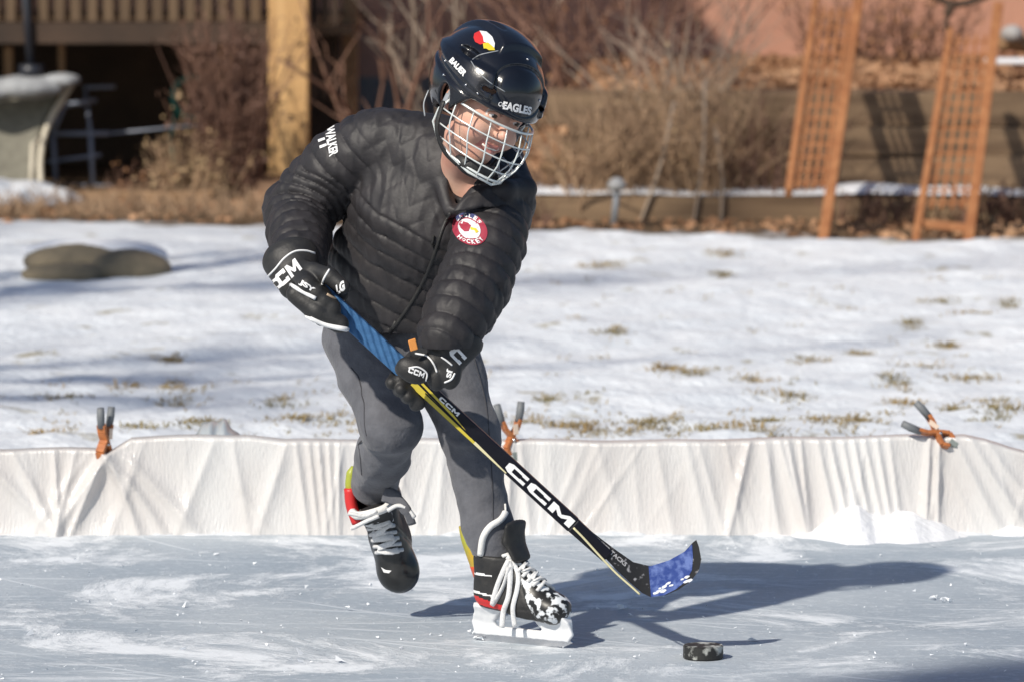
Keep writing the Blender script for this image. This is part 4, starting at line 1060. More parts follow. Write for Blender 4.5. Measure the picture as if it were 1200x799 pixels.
for i in range(16): spots.append((rg.uniform(420, 700), 420 + 95 * rg.random()))
def gz1(x, y): return float(gh(np.array([x]), np.array([y]))[0])
for i, (px, py) in enumerate(spots):
    g = G(px, py, .025); hero = i < 50; nb = rg.randint(70, 130) if hero else rg.randint(6, 20)
    sx_, sy_ = (rg.uniform(.03, .07), rg.uniform(.06, .16)) if hero else (rg.uniform(.02, .05), rg.uniform(.03, .12))
    for k in range(nb):
        x = g.x + rg.gauss(0, sx_ * .6); y = g.y + rg.gauss(0, sy_ * .6); z = .008 + .6 * gz1(x, y) if False else g.z - .022 + .0
        z = gz1(x, y) - .004
        h = rg.uniform(.008, .028) * (1 if hero else .75); a = rg.uniform(0, 6.28); ln = rg.uniform(.8, 2.6) * h; w_ = .0022
        t = Vector((math.cos(a), math.sin(a), 0)); s_ = Vector((-t.y, t.x, 0)) * w_; p0 = Vector((x, y, z))
        mb.add([p0 - s_, p0 + s_, p0 + t * ln * .5 + s_ * .7 + Vector((0, 0, h * .7)), p0 + t * ln * .5 - s_ * .7 + Vector((0, 0, h * .7)), p0 + t * ln + Vector((0, 0, h * .75))], [(0, 1, 2, 3), (3, 2, 4)])
tag(mb.build("grass", M_grass), kind="stuff")

# ---- spring clamps
M_cl = mat("orange_clamp", (.50, .17, .05), .45, (.36, .12, .04), 60); M_grip = mat("grey_grip", (.16, .17, .18), .6); M_tip = mat("clamp_pad", (.25, .28, .26), .5); M_lab = mat("clamp_label", (.80, .62, .48), .5)
def clamp(c, ang, spread, yaw, label, L_=.10):
    """c = bite point on top of the board; ang = lean in the picture plane; the handles open by spread"""
    r = empty("spring_clamp", c, label, "clamp", "spring clamps gripping the plastic liner")
    rot = Matrix.Rotation(ang, 3, 'Y') @ Matrix.Rotation(yaw, 3, 'Z')
    def T(x, y, z): return c + rot @ Vector((x, y, z))
    for s in (-1, 1):
        # jaw (below) and lever (above), crossing at the pivot
        mb = MB(); w = .011
        prof_ = [(-.010 * s, -.020), (-.017 * s, -.004), (-.006 * s, .014), (.009 * s * spread + .003 * s, .040), (.013 * s * spread + .005 * s, .058)]
        for (a, b_), (a2, b2_) in zip(prof_[:-1], prof_[1:]):
            mb.beam(T(a, 0, b_), T(a2, 0, b2_), .0085, w * 2, side=rot @ Vector((1, 0, 0)))
        arm = mb.build("arm", M_cl, r, False, .0012)
        a, b_ = prof_[-1]; e = (a + .007 * s * spread, b_ + .040); mb = MB()
        mb.tube([T(a - .001 * s * spread, 0, b_ - .006), T((a + e[0]) / 2 + .001 * s, 0, (b_ + e[1]) / 2), T(*[e[0], 0, e[1]])], [.0085, .0092, .0082], 10); mb.build("grip", M_grip, arm, True)
        mb = MB(); mb.box(T(-.003 * s, 0, -.024), rot @ Vector((.003, 0, 0)), rot @ Vector((0, .012, 0)), rot @ Vector((0, 0, .010))); mb.build("pad", M_tip, arm, False, .001)
    mb = MB(); pts = []
    for k in range(40):
        a = k / 40 * math.pi * 8; pts.append(T(.0065 * math.cos(a), -.010 + .020 * k / 40, .014 + .0065 * math.sin(a)))
    mb.tube(pts, .0013, 6); mb.build("spring", M_steel, r, True)
    mb = MB(); mb.tube([T(0, -.014, .014), T(0, .014, .014)], .0032, 10); mb.build("pivot", M_steel, r, True)
    mb = MB(); mb.box(T(.006, -.0125, .038), rot @ Vector((.006, 0, 0)), rot @ Vector((0, .001, 0)), rot @ Vector((0, 0, .012))); mb.build("sticker", M_lab, r, False)
    return r
clamp(P(122, 527, YL + .004), R(3), .9, R(62), "upright orange spring clamp with its two grey grips pressed close together, left of the skater")
clamp(P(600, 522, YL + .008), R(-4), 1.35, R(30), "orange spring clamp with grey grips spread wide, behind the skater's standing leg")
clamp(P(1106, 513, YL + .000), R(-54), 1.35, R(30), "orange spring clamp lying slanted on the liner above the snow pile")

# ------------------------------------------------------------------ back of the yard
M_soil = mat("soil", (.05, .035, .022), .9, (.15, .10, .06), 10, bump=.01, bscale=30)
M_timber = mat("weathered_timber", (.13, .080, .045), .8, (.25, .165, .095), 3, stretch=(.6, 3, 9), bump=.004, bscale=20)
M_timber2 = mat("tan_timber", (.26, .15, .075), .8, (.34, .21, .11), 3, stretch=(.6, 3, 9), bump=.003, bscale=20)
M_orangew = mat("stained_cedar", (.30, .115, .042), .65, (.40, .175, .07), 5, stretch=(4, 4, .6), bump=.001, bscale=40)
M_post = mat("post_wood", (.52, .30, .12), .6, (.66, .41, .18), 3, stretch=(7, 7, .5), bump=.001, bscale=30)
M_deck = mat("deck_wood", (.095, .058, .030), .75, (.14, .088, .047), 4, stretch=(5, 5, .6))
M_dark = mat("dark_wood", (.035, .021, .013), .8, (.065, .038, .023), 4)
M_salmon = mat("salmon_stucco", (.52, .27, .185), .9, (.46, .235, .16), 2.5, bump=.006, bscale=45)
M_crust = M_pile
# retaining timbers: every course a thing of its own
def timber(x0, x1, y0, y1, z0, z1, label, m=None, group="timbers of the retaining wall"):
    mb = MB(); n_ = 14; m = m or M_timber
    ph = rg.uniform(0, 9)
    for i in range(n_):
        a = x0 + (x1 - x0) * i / n_; b_ = x0 + (x1 - x0) * (i + 1) / n_
        def w_(x): return .006 * math.sin(x * 4 + ph) + .004 * math.sin(x * 11 + ph * 2)
        vs = [(a, y0 + w_(a), z0 + .0), (a, y1, z0), (a, y1, z1 + w_(a + 1)), (a, y0 + w_(a), z1 + w_(a + 2)), (b_, y0 + w_(b_), z0), (b_, y1, z0), (b_, y1, z1 + w_(b_ + 1)), (b_, y0 + w_(b_), z1 + w_(b_ + 2))]
        f_ = [(0, 4, 7, 3), (3, 7, 6, 2), (1, 2, 6, 5), (0, 1, 5, 4)]
        if i == 0: f_.append((0, 3, 2, 1))
        if i == n_ - 1: f_.append((4, 5, 6, 7))
        mb.add(vs, f_)
    return tag(mb.build("landscape_timber", m, None, False, .006), label, "timber", group)
zt = lambda y, d: P(600, y, d).z
XW = lambda x, d: P(x, 200, d).x
timber(XW(625, 21.7), 7.0, 21.72, 21.95, -.1, .125, "lowest weathered timber carrying a strip of snow behind the trellises")
timber(XW(905, 22.3), 7.2, 22.10, 22.3, .0, zt(185, 22.1), "lower broad weathered timber of the retaining wall, above the snow strip")
timber(XW(905, 22.3), 7.2, 22.14, 22.33, zt(184, 22.1), zt(150, 22.1), "middle weathered timber of the retaining wall behind the trellises")
timber(XW(640, 22.5), 7.2, 22.20, 22.42, zt(149, 22.1), zt(108, 22.2), "topmost weathered timber of the retaining wall, just under the leaf litter")
timber(XW(60, 23.0), XW(250, 23.0), 22.9, 23.1, -.05, zt(226, 22.9), "low tan timber edging the ground under the deck", M_timber2)
# snow strip on the ledge
gxs = np.linspace(XW(625, 21.8), 7.0, 300); gvs = np.linspace(0, 1, 8); ga, gv = np.meshgrid(gxs, gvs, indexing='ij')
th_ = .036 + .010 * np.sin(ga * 5) + .006 * np.sin(ga * 13 + 1)
msk_ = np.clip((np.sin(ga * 3.3 + 1.2) + .75 + (ga > .55) * 2) * 2, 0, 1)
link("snow_ledge", grid_mesh("snow_ledge", ga, 21.715 + gv * .36, .120 + th_ * msk_ * np.sin(.35 + gv * 2.3) - .02 * (1 - msk_)), M_pile)
tag(bpy.data.objects["snow_ledge"], kind="structure")
# raised bed behind the wall
xs2 = np.linspace(XW(400, 22.4) - .4, 14, 160); ys2 = np.linspace(0, 1, 50); ga, gv = np.meshgrid(xs2, ys2, indexing='ij')
yy = 21.98 + gv * 8.5
side = sm(ga, XW(600, 22), XW(720, 22)); n_ = nz(np.stack([ga, yy, 0 * ga], -1).reshape(-1, 3).astype(np.float32), 3, 5).reshape(ga.shape)
step = sm(yy, 22.0, 22.05) * .0
zz = (.10 + .46 * sm(yy, 22.15 - .0 * ga, 22.5)) * (.25 + .75 * side) + .02 * n_ - .16 * (1 - side) * sm(yy, 21.9, 22.1) * 0
M_mulch = mat("leaf_mulch", (.10, .055, .03), .9, (.34, .20, .11), 16, bump=.02, bscale=22, ramp=(.3, .7))
tag(link("bed_slope", grid_mesh("bed_slope", ga, yy, zz - .04), M_mulch), kind="structure")
def bedz(x, y):
    s_ = min(1, max(0, (x - XW(600, 22)) / (XW(720, 22) - XW(600, 22)))); s_ = s_ * s_ * (3 - 2 * s_); t = min(1, max(0, (y - 22.15) / .35)); t = t * t * (3 - 2 * t)
    return (.10 + .46 * t) * (.25 + .75 * s_) - .03
mb = MB()
for i in range(9000):
    x = rg.uniform(XW(560, 23), 3.4); y = 22.2 + 4.2 * rg.random(); z = bedz(x, y) + rg.uniform(0, .03); r = rg.uniform(.014, .034)
    a = Vector((rg.gauss(0, 1), rg.gauss(0, 1), rg.gauss(0, .5))).normalized() * r; b_ = a.cross(Vector((rg.gauss(0, 1), rg.gauss(0, 1), rg.gauss(0, 1)))).normalized() * r * .7
    o = Vector((x, y, z)); mb.add([o - a, o + b_, o + a + Vector((0, 0, r * .3)), o - b_], [(0, 1, 2, 3)])
for i in range(4500):
    x = rg.uniform(-2.7, 3.0); y = rg.uniform(21.15 - .3 * x, 22.05) if x > 0 else rg.uniform(21.6, 23.6); z = rg.uniform(0, .03); r = rg.uniform(.010, .028)
    a = Vector((rg.gauss(0, 1), rg.gauss(0, 1), rg.gauss(0, .5))).normalized() * r; b_ = a.cross(Vector((rg.gauss(0, 1), rg.gauss(0, 1), rg.gauss(0, 1)))).normalized() * r * .7
    o = Vector((x, y, z)); mb.add([o - a, o + b_, o + a, o - b_], [(0, 1, 2, 3)])
M_leaf = mat("dry_leaf", (.28, .13, .06), .8, (.50, .30, .17), 1.7, ramp=(.3, .7), detail=8)
tag(mb.build("leaf_litter", M_leaf), kind="stuff")

# house
house = empty("house", (0, 27, 0), "salmon stucco house wall across the back of the yard", "house")
mb = MB(); mb.bx(-14, 14, 27.0, 33, -.2, 6.2); hw_ = mb.build("wall", M_salmon, house)
mb = MB(); mb.bx(-14.4, 14.4, 26.4, 33.4, 6.2, 6.5); mb.build("roof", M_dark, house, False)
mb = MB(); mb.bx(-14.02, 14.02, 26.985, 27.0, -.2, .42); mb.build("plinth", mat("plinth_grey", (.20, .18, .165), .9, (.26, .235, .21), 6), house)

# deck with its post, skirt boards and an added roof that shades the house wall
deck = empty("deck", (-3, 24, 0), "raised wooden deck with slatted railing and one thick golden post", "deck")
dz = zt(52, 24); dz1 = zt(27, 24); xr_ = XW(413, 24)
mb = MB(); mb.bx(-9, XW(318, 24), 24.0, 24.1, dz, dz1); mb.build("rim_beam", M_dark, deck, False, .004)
mb = MB(); mb.bx(-9, xr_, 24.11, 26.98, dz1 - .06, dz1 - .02); mb.build("deck_floor", M_deck, deck)
x = XW(312, 24) - .03; k = 0
while x > -6.0:
    mb = MB(); mb.bx(x - .042, x + .006, 24.02 + .0, 24.06, dz1 + .004, dz1 + 1.0); mb.build("baluster", M_deck, deck, False, .003); x -= .0765
mb = MB(); mb.bx(-9, XW(313, 24), 24.02, 24.14, dz1 + 1.004, dz1 + 1.07); mb.build("hand_rail", M_deck, deck)
mb = MB(); mb.bx(XW(316, 23.9), XW(362, 23.9), 23.82, 24.0, -.1, 2.9); mb.build("post", M_post, deck, False, .006)
mb = MB(); mb.bx(XW(258, 24.6), XW(278, 24.6), 24.6, 24.68, -.1, dz); mb.build("short_post", M_post, deck, False, .004)
mb = MB(); mb.bx(XW(402, 24.6), XW(420, 24.6), 24.55, 24.65, -.1, 2.9); mb.build("slim_post", M_timber2, deck, False, .004)
for xa in (366, 378, 390):
    mb = MB(); mb.bx(XW(xa, 24.5), XW(xa + 8, 24.5), 24.40, 24.45, .42, 2.9); mb.build("privacy_board", M_dark, deck, False, .003)
mb = MB(); mb.bx(-9, -.80, 23.35, 26.98, 2.9, 3.05); mb.build("shade_roof", M_dark, deck)  # unseen slab, added so the house wall behind falls in shade
mb = MB(); mb.bx(-9, XW(400, 26.2), 26.1, 26.2, -.1, dz - .02); mb.build("dark_backing", M_dark, deck)  # dark wall added to keep the space beneath the deck dark

# green hose coil under the deck
mb = MB(); c = P(226, 114, 24.5)
for t in range(3):
    mb.tube([c + Vector((.095 * math.cos(a * .262) * (1 + .04 * t), .015 * t, .095 * math.sin(a * .262) * (1 + .03 * t))) for a in range(25)], .011, 8, cap=False)
mb.tube([c + Vector((-.08, .02, -.06)), c + Vector((-.11, .02, -.2)), c + Vector((-.06, .03, -.45))], .010, 8)
mb.tube([c + Vector((0, .03, .1)), c + Vector((0, .12, .13)), c + Vector((0, .25, .13))], .008, 6)
tag(mb.build("garden_hose", mat("green_hose", (.02, .20, .16), .4), None, True), "coiled green garden hose hanging in the dark under the deck", "hose")

# patio chair
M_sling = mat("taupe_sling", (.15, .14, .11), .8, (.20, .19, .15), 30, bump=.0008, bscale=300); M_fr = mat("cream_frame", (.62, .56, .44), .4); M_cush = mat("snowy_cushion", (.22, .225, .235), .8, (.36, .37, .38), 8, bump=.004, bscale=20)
CD = 23.9; chair = empty("patio_chair", G(40, 240), "taupe sling patio chair with a pale frame and snow on top, beside the deck", "patio chair")
def back_curve(t): # t 0 bottom .. 1 top, px pairs left and right rails
    l = spl([(-52, 215), (-50, 180), (-42, 140), (-20, 100)], 10); r = spl([(49, 215), (46, 185), (53, 148), (72, 108), (80, 92)], 8)
    return l, r
def rail(pts, d0, d1): return [P(x, y, d0 + (d1 - d0) * i / (len(pts) - 1)) for i, (x, y) in enumerate(pts)]
rl = rail(spl([(-48, 222), (-50, 185), (-42, 145), (-14, 104)], 8), CD, CD + .22); rr_ = rail(spl([(46, 222), (45, 185), (54, 146), (82, 98)], 8), CD, CD + .22)
mb = MB(); mb.tube(rl, .014, 8); mb.tube([q + Vector((.012, -.025, 0)) for q in rr_], .015, 8); mb.tube([rl[-1], (rl[-1] + rr_[-1]) / 2 + Vector((0, .02, .03)), rr_[-1]], .011, 8); mb.tube([rl[0], rr_[0]], .011, 8)
for q in (rl[0], rr_[0]):
    mb.tube([q, q + Vector((0, .02, -.16))], .011, 8); mb.tube([q + Vector((0, 0, .02)), q + Vector((0, -.40, .02)), q + Vector((0, -.44, -.16))], .011, 8)
    mb.tube([q + Vector((0, .05, .24)), q + Vector((0, -.3, .22)), q + Vector((0, -.40, .02))], .012, 8)
mb.build("frame", M_fr, chair, True)
n_ = len(rl); gx_ = np.array([[(rl[i].lerp(rr_[i], .03 + .94 * k / 12) + Vector((0, .035 * math.sin(math.pi * k / 12), 0)))[:] for k in range(13)] for i in range(n_)])
sl_ = link("sling", grid_mesh("sling", gx_[..., 0], gx_[..., 1], gx_[..., 2]), M_sling, chair); sd_ = sl_.modifiers.new("s", 'SOLIDIFY'); sd_.thickness = .006
mb = MB(); q0, q1 = rl[0], rr_[0]; mb.box((q0 + q1) / 2 + Vector((0, -.2, .005)), (q1 - q0) * .48, Vector((0, .2, 0)), Vector((0, 0, .006))); mb.build("seat", M_sling, chair, False, .003)
def f_cush(p):
    a = P(30, 103, CD + .06)
    d = ell(p, a, (.17, .10, .048)); d = smin(d, ell(p, P(-14, 108, CD + .06), (.14, .10, .042)), .01); d = smin(d, ell(p, P(72, 94, CD + .08), (.085, .08, .022)), .01)
    return d - .012 * (1 - np.abs(nz(p, 14, 3)) * 2) - .003 * nz(p, 40, 5)
c = P(20, 103, CD + .06)
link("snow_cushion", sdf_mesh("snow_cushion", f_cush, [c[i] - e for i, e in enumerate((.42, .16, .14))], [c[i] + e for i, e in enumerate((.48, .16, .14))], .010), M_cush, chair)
# snow-dusted grey tarp in front of the chair
def f_tarp(p):
    d = None
    for (x, y, dd, r) in ((-40, 240, 22.9, (.26, .16, .10)), (22, 236, 22.9, (.17, .14, .085)), (62, 243, 22.85, (.14, .12, .075)), (112, 252, 22.8, (.17, .10, .030))):
        e = ell(p, P(x, y, dd), r); d = e if d is None else smin(d, e, .04)
    return d - .022 * (1 - np.abs(nz(p, 11, 7)) * 2.2) - .006 * nz(p, 40, 5)
c = P(40, 250, 23.25)
tag(link("tarp", sdf_mesh("tarp", f_tarp, [c.x - .75, 22.6, -.05], [c.x + .55, 23.2, .32], .010), mat("grey_tarp", (.34, .37, .42), .6, (.60, .61, .63), 7, ramp=(.42, .56))), "crumpled grey tarp with snow on it, on the ground before the patio chair", "tarp")
# metal plant rack
M_rack = mat("grey_metal", (.26, .29, .36), .45)
mb = MB(); RD = 24.25
def T2(a, b_, r=.011, d=RD, d2=None): mb.tube([P(*a, d), P(*b_, d2 or d)], r, 8)
T2((60, 157), (128, 157)); T2((62, 157), (66, 220)); T2((106, 157), (109, 220)); T2((55, 190), (118, 182), .008); T2((66, 219), (132, 219)); T2((75, 124), (112, 118), .012, RD, RD + .1); T2((98, 103), (135, 102), .009, RD + .2); T2((126, 157), (245, 146), .006, RD + .02, RD + .15)
T2((62, 157), (66, 132), .010, RD, RD + .1); T2((66, 219), (66, 236), .009, RD); T2((132, 219), (131, 236), .009, RD)
T2((76, 124), (62, 157), .009, RD, RD); T2((100, 104), (106, 157), .009, RD + .2, RD)
tag(mb.build("metal_rack", M_rack, None, True), "grey tubular metal rack under the deck beside the patio chair", "rack")
# lamp-like stands above the chair
for nm, x, y0, y1, lb in (("wooden_stake", 11, 55, 150, "pale upright stake behind the patio chair's snowy top"), ("wooden_stake", 73, 50, 130, "thin brown upright stake at the patio chair's upper corner")):
    mb = MB(); mb.beam(P(x, y1, 24.3), P(x - 1, y0, 24.3), .042 if x < 50 else .03, .03); tag(mb.build(nm, M_timber2, None, False, .003), lb, "stake")
# closed patio umbrella pole, dark, crossing the railing
mb = MB(); mb.tube([P(37, 90, 23.98), P(26, -60, 23.98)], .02, 10); mb.tube([P(37, 90, 23.98), P(37, 76, 23.98)], .06, 12)
tag(mb.build("umbrella_pole", mat("dark_pole", (.02, .022, .03), .4), None, True), "dark slanted pole in front of the deck railing above the patio chair", "pole")

# boulder
M_rock = mat("tan_rock", (.13, .11, .075), .85, (.23, .185, .12), 5, bump=.004, bscale=40)
BD = 18.72
bo = lambda x, y, dd=0: P(x, y, BD + dd)
def f_rock(p):
    a = ell(p, bo(97, 307, .12), (.215, .15, .062)); b_ = ell(p, bo(152, 315, 0), (.150, .17, .066)); c = ell(p, bo(78, 322, -.10), (.160, .09, .040))
    d = smin(a, b_, .008); d = smin(d, c, .003)
    return d - .008 * nz(p, 12, 3) - .004 * (1 - np.abs(nz(p, 34, 5)) * 2)
c = bo(112, 312); rock = link("boulder", sdf_mesh("boulder", f_rock, [c.x - .36, c.y - .3, -.06], [c.x + .36, c.y + .45, .20], .008), M_rock)
tag(rock, "low tan boulder capped with snow, half sunk in the lawn before the deck", "boulder")
def f_cap(p):
    a = ell(p, bo(122, 300, .20), (.24, .17, .062)); b_ = ell(p, bo(75, 294, .24), (.16, .10, .035))
    return smin(a, b_, .03) - .004 * nz(p, 14, 2)
link("snow_cap", sdf_mesh("snow_cap", f_cap, [c.x - .36, c.y - .2, -.02], [c.x + .36, c.y + .55, .22], .008), M_pile, rock)

# ---- trellises
def trellis(L0, L1, R0, R1, d0, d1, rows, cols, lat0, label, rung=None):
    """rails given by photo pixels at bottom/top, base depth d0, top depth d1"""
    r = empty("garden_trellis", P(*R0, d0), label, "trellis", "cedar trellises leaning on the retaining wall")
    yb, yt = R0[1], R1[1]
    def D(y): return d0 + (d1 - d0) * (yb - y) / (yb - yt)
    def pl(y): t = (L0[1] - y) / (L0[1] - L1[1]); return P(L0[0] + (L1[0] - L0[0]) * t, y, D(y))
    def pr(y): t = (R0[1] - y) / (R0[1] - R1[1]); return P(R0[0] + (R1[0] - R0[0]) * t, y, D(y))
    mb = MB(); mb.beam(pl(L0[1]), pl(L1[1]), .030, .045); mb.build("rail", M_orangew, r, False, .003)
    mb = MB(); mb.beam(pr(R0[1]), pr(R1[1]), .042, .050); mb.build("rail", M_orangew, r, False, .003)
    y0, y1 = lat0
    mb = MB(); bk = Vector((0, -.012, 0))
    for i in range(rows):
        y = y0 + (y1 - y0) * (i + .5) / rows; mb.beam(pl(y) + bk * .4, pr(y - 0) + bk * .4, .010, .016, side=(0, 0, 1))
    mb.build("lattice", M_orangew, r)
    mb = MB()
    for k in range(cols):
        u = (k + 1) / (cols + 1); mb.beam(pl(y0).lerp(pr(y0), u) - bk, pl(y1).lerp(pr(y1), u) - bk, .013, .010)
    mb.build("lattice", M_orangew, r)
    for y in (rung or []):
        mb = MB(); mb.beam(pl(y), pr(y + 6), .035, .030, side=(0, 0, 1)); mb.build("rung", M_orangew, r, False, .003)
trellis((924, 226), (958, -12), (964, 288), (1008, -12), 20.62, 22.05, 14, 4, (222, 10), "cedar trellis whose left rail stops short of the ground, nearer the skater")
trellis((1072, 288), (1114, 38), (1134, 292), (1170, 8), 20.62, 21.98, 14, 4, (245, 42), "cedar trellis with an open bottom rung, farther from the skater", (262,))

# path light
mb = MB(); q = P(722, 262, 21.4); top = P(723, 224, 21.4)
pl_ = empty("path_light", q, "small white capped garden path light standing in the dry grass", "path light")
mb.tube([q + Vector((-.012, 0, -.03)), top], .013, 10); mb.build("stake", M_clear, pl_, True)
mb = MB(); mb.tube([top, top + Vector((0, 0, .012)), top + Vector((0, 0, .030)), top + Vector((0, 0, .052)), top + Vector((0, 0, .058))], [.020, .040, .040, .022, .004], 16); mb.build("cap", mat("cap_plastic", (.45, .44, .42), .5), pl_, True)

# ------------------------------------------------------------------ dry plants
def twig(mb, p, d, L_, r, seg=4, wob=.25, n_=4, g=0):
    pts = [p]; d = d.normalized()
    for i in range(seg):
        d = (d + Vector((rg.gauss(0, wob), rg.gauss(0, wob), rg.gauss(0, wob * .5) - g))).normalized(); pts.append(pts[-1] + d * (L_ / seg))
    mb.tube(pts, [r * (1 - .65 * i / seg) for i in range(seg + 1)], n_, cap=False); return pts
def leafq(mb, o, r, mi):
    a = Vector((rg.gauss(0, 1), rg.gauss(0, 1), rg.gauss(0, 1))).normalized() * r; b_ = a.cross(Vector((rg.gauss(0, 1), rg.gauss(0, 1), rg.gauss(0, 1)))).normalized() * r * .6
    mb.add([o - a, o + b_, o + a, o - b_], [(0, 1, 2, 3)], mi)
def plant(name, px, d, z, h, spread, nst, r, mats, label, cat, lean=.25, leaves=0, lr=.012, sub=2, group=None, wob=.22):
    o = Vector((XW(px, d), d, z)); mb = MB()
    for i in range(nst):
        a = rg.uniform(0, 6.28); rad = spread * rg.random() ** .5
        b_ = o + Vector((math.cos(a) * rad, math.sin(a) * rad * .6, 0)); dr = Vector((math.cos(a) * lean * rg.uniform(0, 1.6), math.sin(a) * lean * rg.random(), 1))
        hh = h * rg.uniform(.45, 1.05); pts = twig(mb, b_, dr, hh, r * rg.uniform(.6, 1.2), 5, wob)
        for k in range(sub):
            j = rg.randint(2, 4); twig(mb, pts[j], (pts[j] - pts[j - 1]).normalized() + Vector((rg.gauss(0, .7), rg.gauss(0, .7), .3)), hh * rg.uniform(.15, .4), r * .5, 3, .3, 3)
        for k in range(leaves):
            j = rg.randint(1, 5); leafq(mb, pts[j] + Vector((rg.gauss(0, .02), rg.gauss(0, .02), rg.gauss(0, .02))), lr * rg.uniform(.5, 1.3), 1)
    return tag(mb.build(name, mats, None), label, cat, group)
M_tan = mat("dry_stem", (.46, .31, .19), .85, (.26, .165, .10), 5); M_red_ = mat("russet_stem", (.16, .085, .06), .85, (.24, .13, .085), 3); M_gr = mat("grey_stem", (.26, .20, .155), .85, (.36, .28, .21), 3)
M_lf1 = mat("russet_leaf", (.26, .11, .05), .8, (.42, .22, .10), 5); M_lf2 = mat("tan_leaf", (.42, .30, .17), .8, (.30, .20, .10), 5); M_lf3 = mat("dark_leaf", (.11, .06, .045), .8, (.17, .09, .06), 5)
# dense russet bush under the deck
plant("dry_bush", 272, 23.3, -.02, .86, .12, 190, .006, [M_red_, M_lf3], "dense dark russet bush in front of the golden deck post", "bush", .05, 9, .016, 2, wob=.09)
plant("dry_bush", 225, 23.2, -.02, .36, .16, 60, .005, [M_tan, M_lf2], "low straw coloured bush beside the russet bush", "bush", .3, 7, .014, 2, wob=.12)
plant("dry_bush", 212, 23.35, .0, .52, .04, 9, .005, [M_tan, M_lf2], "sparse seed heads rising before the dark under the deck", "bush", .25, 7, .016, 1, wob=.12)
plant("dry_bush", 160, 23.2, .0, .22, .10, 22, .004, [M_red_, M_lf1], "small brown tuft on the low timber under the deck", "bush", .4, 4, .012, 1)
# bare shrub left of the helmet
plant("bare_shrub", 470, 23.4, .12, 1.15, .16, 12, .011, [M_red_, M_lf1], "bare many stemmed shrub behind the skater's shoulder", "shrub", .75, 1, .016, 5, wob=.2)
plant("bare_shrub", 545, 24.0, .12, 1.35, .2, 10, .012, [M_gr, M_lf1], "bare shrub rising behind the skater's helmet", "shrub", .5, 1, .014, 5, wob=.2)
plant("bare_shrub", 690, 23.6, .40, 1.05, .22, 24, .009, [M_red_, M_lf1], "reddish bare shrub just right of the skater's helmet", "shrub", .55, 3, .014, 5, wob=.2)
plant("bare_shrub", 770, 24.2, .45, 1.0, .30, 22, .008, [M_red_, M_lf1], "reddish twiggy shrub before the shaded house wall", "shrub", .55, 3, .014, 5, wob=.2)
plant("bare_shrub", 1040, 25.5, .50, .55, .30, 60, .006, [M_red_, M_lf1], "low twiggy shrub against the sunlit wall between the two trellises", "shrub", .45, 6, .016, 4)
plant("bare_shrub", 990, 25.8, .50, .45, .25, 40, .006, [M_red_, M_lf1], "low brown shrub behind the nearer trellis", "shrub", .45, 6, .014, 4)
# straw grasses in front of and on the wall
spec = [(645, 21.9, .42, .10, 46, M_gr), (672, 21.8, .55, .12, 90, M_tan), (705, 21.85, .62, .12, 120, M_tan), (742, 21.85, .66, .13, 140, M_tan), (782, 21.9, .70, .13, 150, M_tan), (820, 21.85, .68, .13, 150, M_tan), (858, 21.9, .66, .13, 130, M_tan), (895, 21.85, .58, .12, 100, M_gr), (930, 21.9, .42, .10, 60, M_tan), (990, 21.6, .16, .10, 34, M_red_), (1040, 21.6, .20, .10, 46, M_red_), (1095, 21.65, .20, .08, 34, M_tan), (1155, 21.6, .24, .12, 66, M_tan), (1192, 21.6, .26, .12, 66, M_red_), (800, 22.3, .72, .2, 100, M_gr)]
words_ = ["grey tuft of dry stems at the skater's elbow", "short straw clump next to the grey tuft by the skater's elbow", "straw clump right behind the white path light", "straw clump just past the path light, toward the trellises", "tall straw clump midway between path light and nearer trellis", "tall straw clump second before the nearer trellis from the middle",
          "straw clump standing two clumps short of the nearer trellis", "greyish thin clump beside the nearer trellis's short rail", "low straw clump under the nearer trellis's short rail", "low russet weeds just past the nearer trellis's foot", "low russet weeds against the farther trellis's near rail", "low straw weeds inside the farther trellis's open bottom",
          "straw weeds just beyond the farther trellis's foot", "russet weeds at the far right corner of the snow", "grey tangle of stems hanging over the middle of the timber wall"]
for (x, d, h, sp_, n_, m), lb in zip(spec, words_):
    plant("dry_grass_clump", x, d, .0 if d < 22.2 else .3, h, sp_, int(n_ * .5), .0055, [m if rg.random() < .7 else M_red_, M_lf2], lb, "grass clump", .28, 1, .012, 2, "dry clumps along the retaining wall", .2)
for (x0_, y0_, x1_, y1_, lb) in ((812, 270, 826, 95, "long pale cane rising from the middle straw clumps"), (845, 268, 838, 150, "short upright cane next to the long pale cane"), (748, 268, 790, 120, "slanting cane over the straw beyond the path light")):
    mb = MB(); mb.tube(spl([P(x0_, y0_, 21.7), P((x0_ + x1_) / 2 + 5, (y0_ + y1_) / 2, 21.7), P(x1_, y1_, 21.8)], 5), .0075, 6); tag(mb.build("dry_cane", M_gr, None, True), lb, "cane")
# low straw fringe where lawn meets bed
for i, (x0, x1, d) in enumerate(((430, 640, 21.8), (0, 250, 22.4), (250, 430, 22.2))):
    mb = MB()
    for k in range(520):
        x = rg.uniform(XW(x0, d), XW(x1, d)); y = d + rg.uniform(-.5, .4); twig(mb, Vector((x, y, 0)), Vector((rg.gauss(0, .5), rg.gauss(0, .5), 1)), rg.uniform(.04, .16), .004, 3, .3, 3)
    tag(mb.build("weeds", M_tan if i else M_red_), kind="stuff")
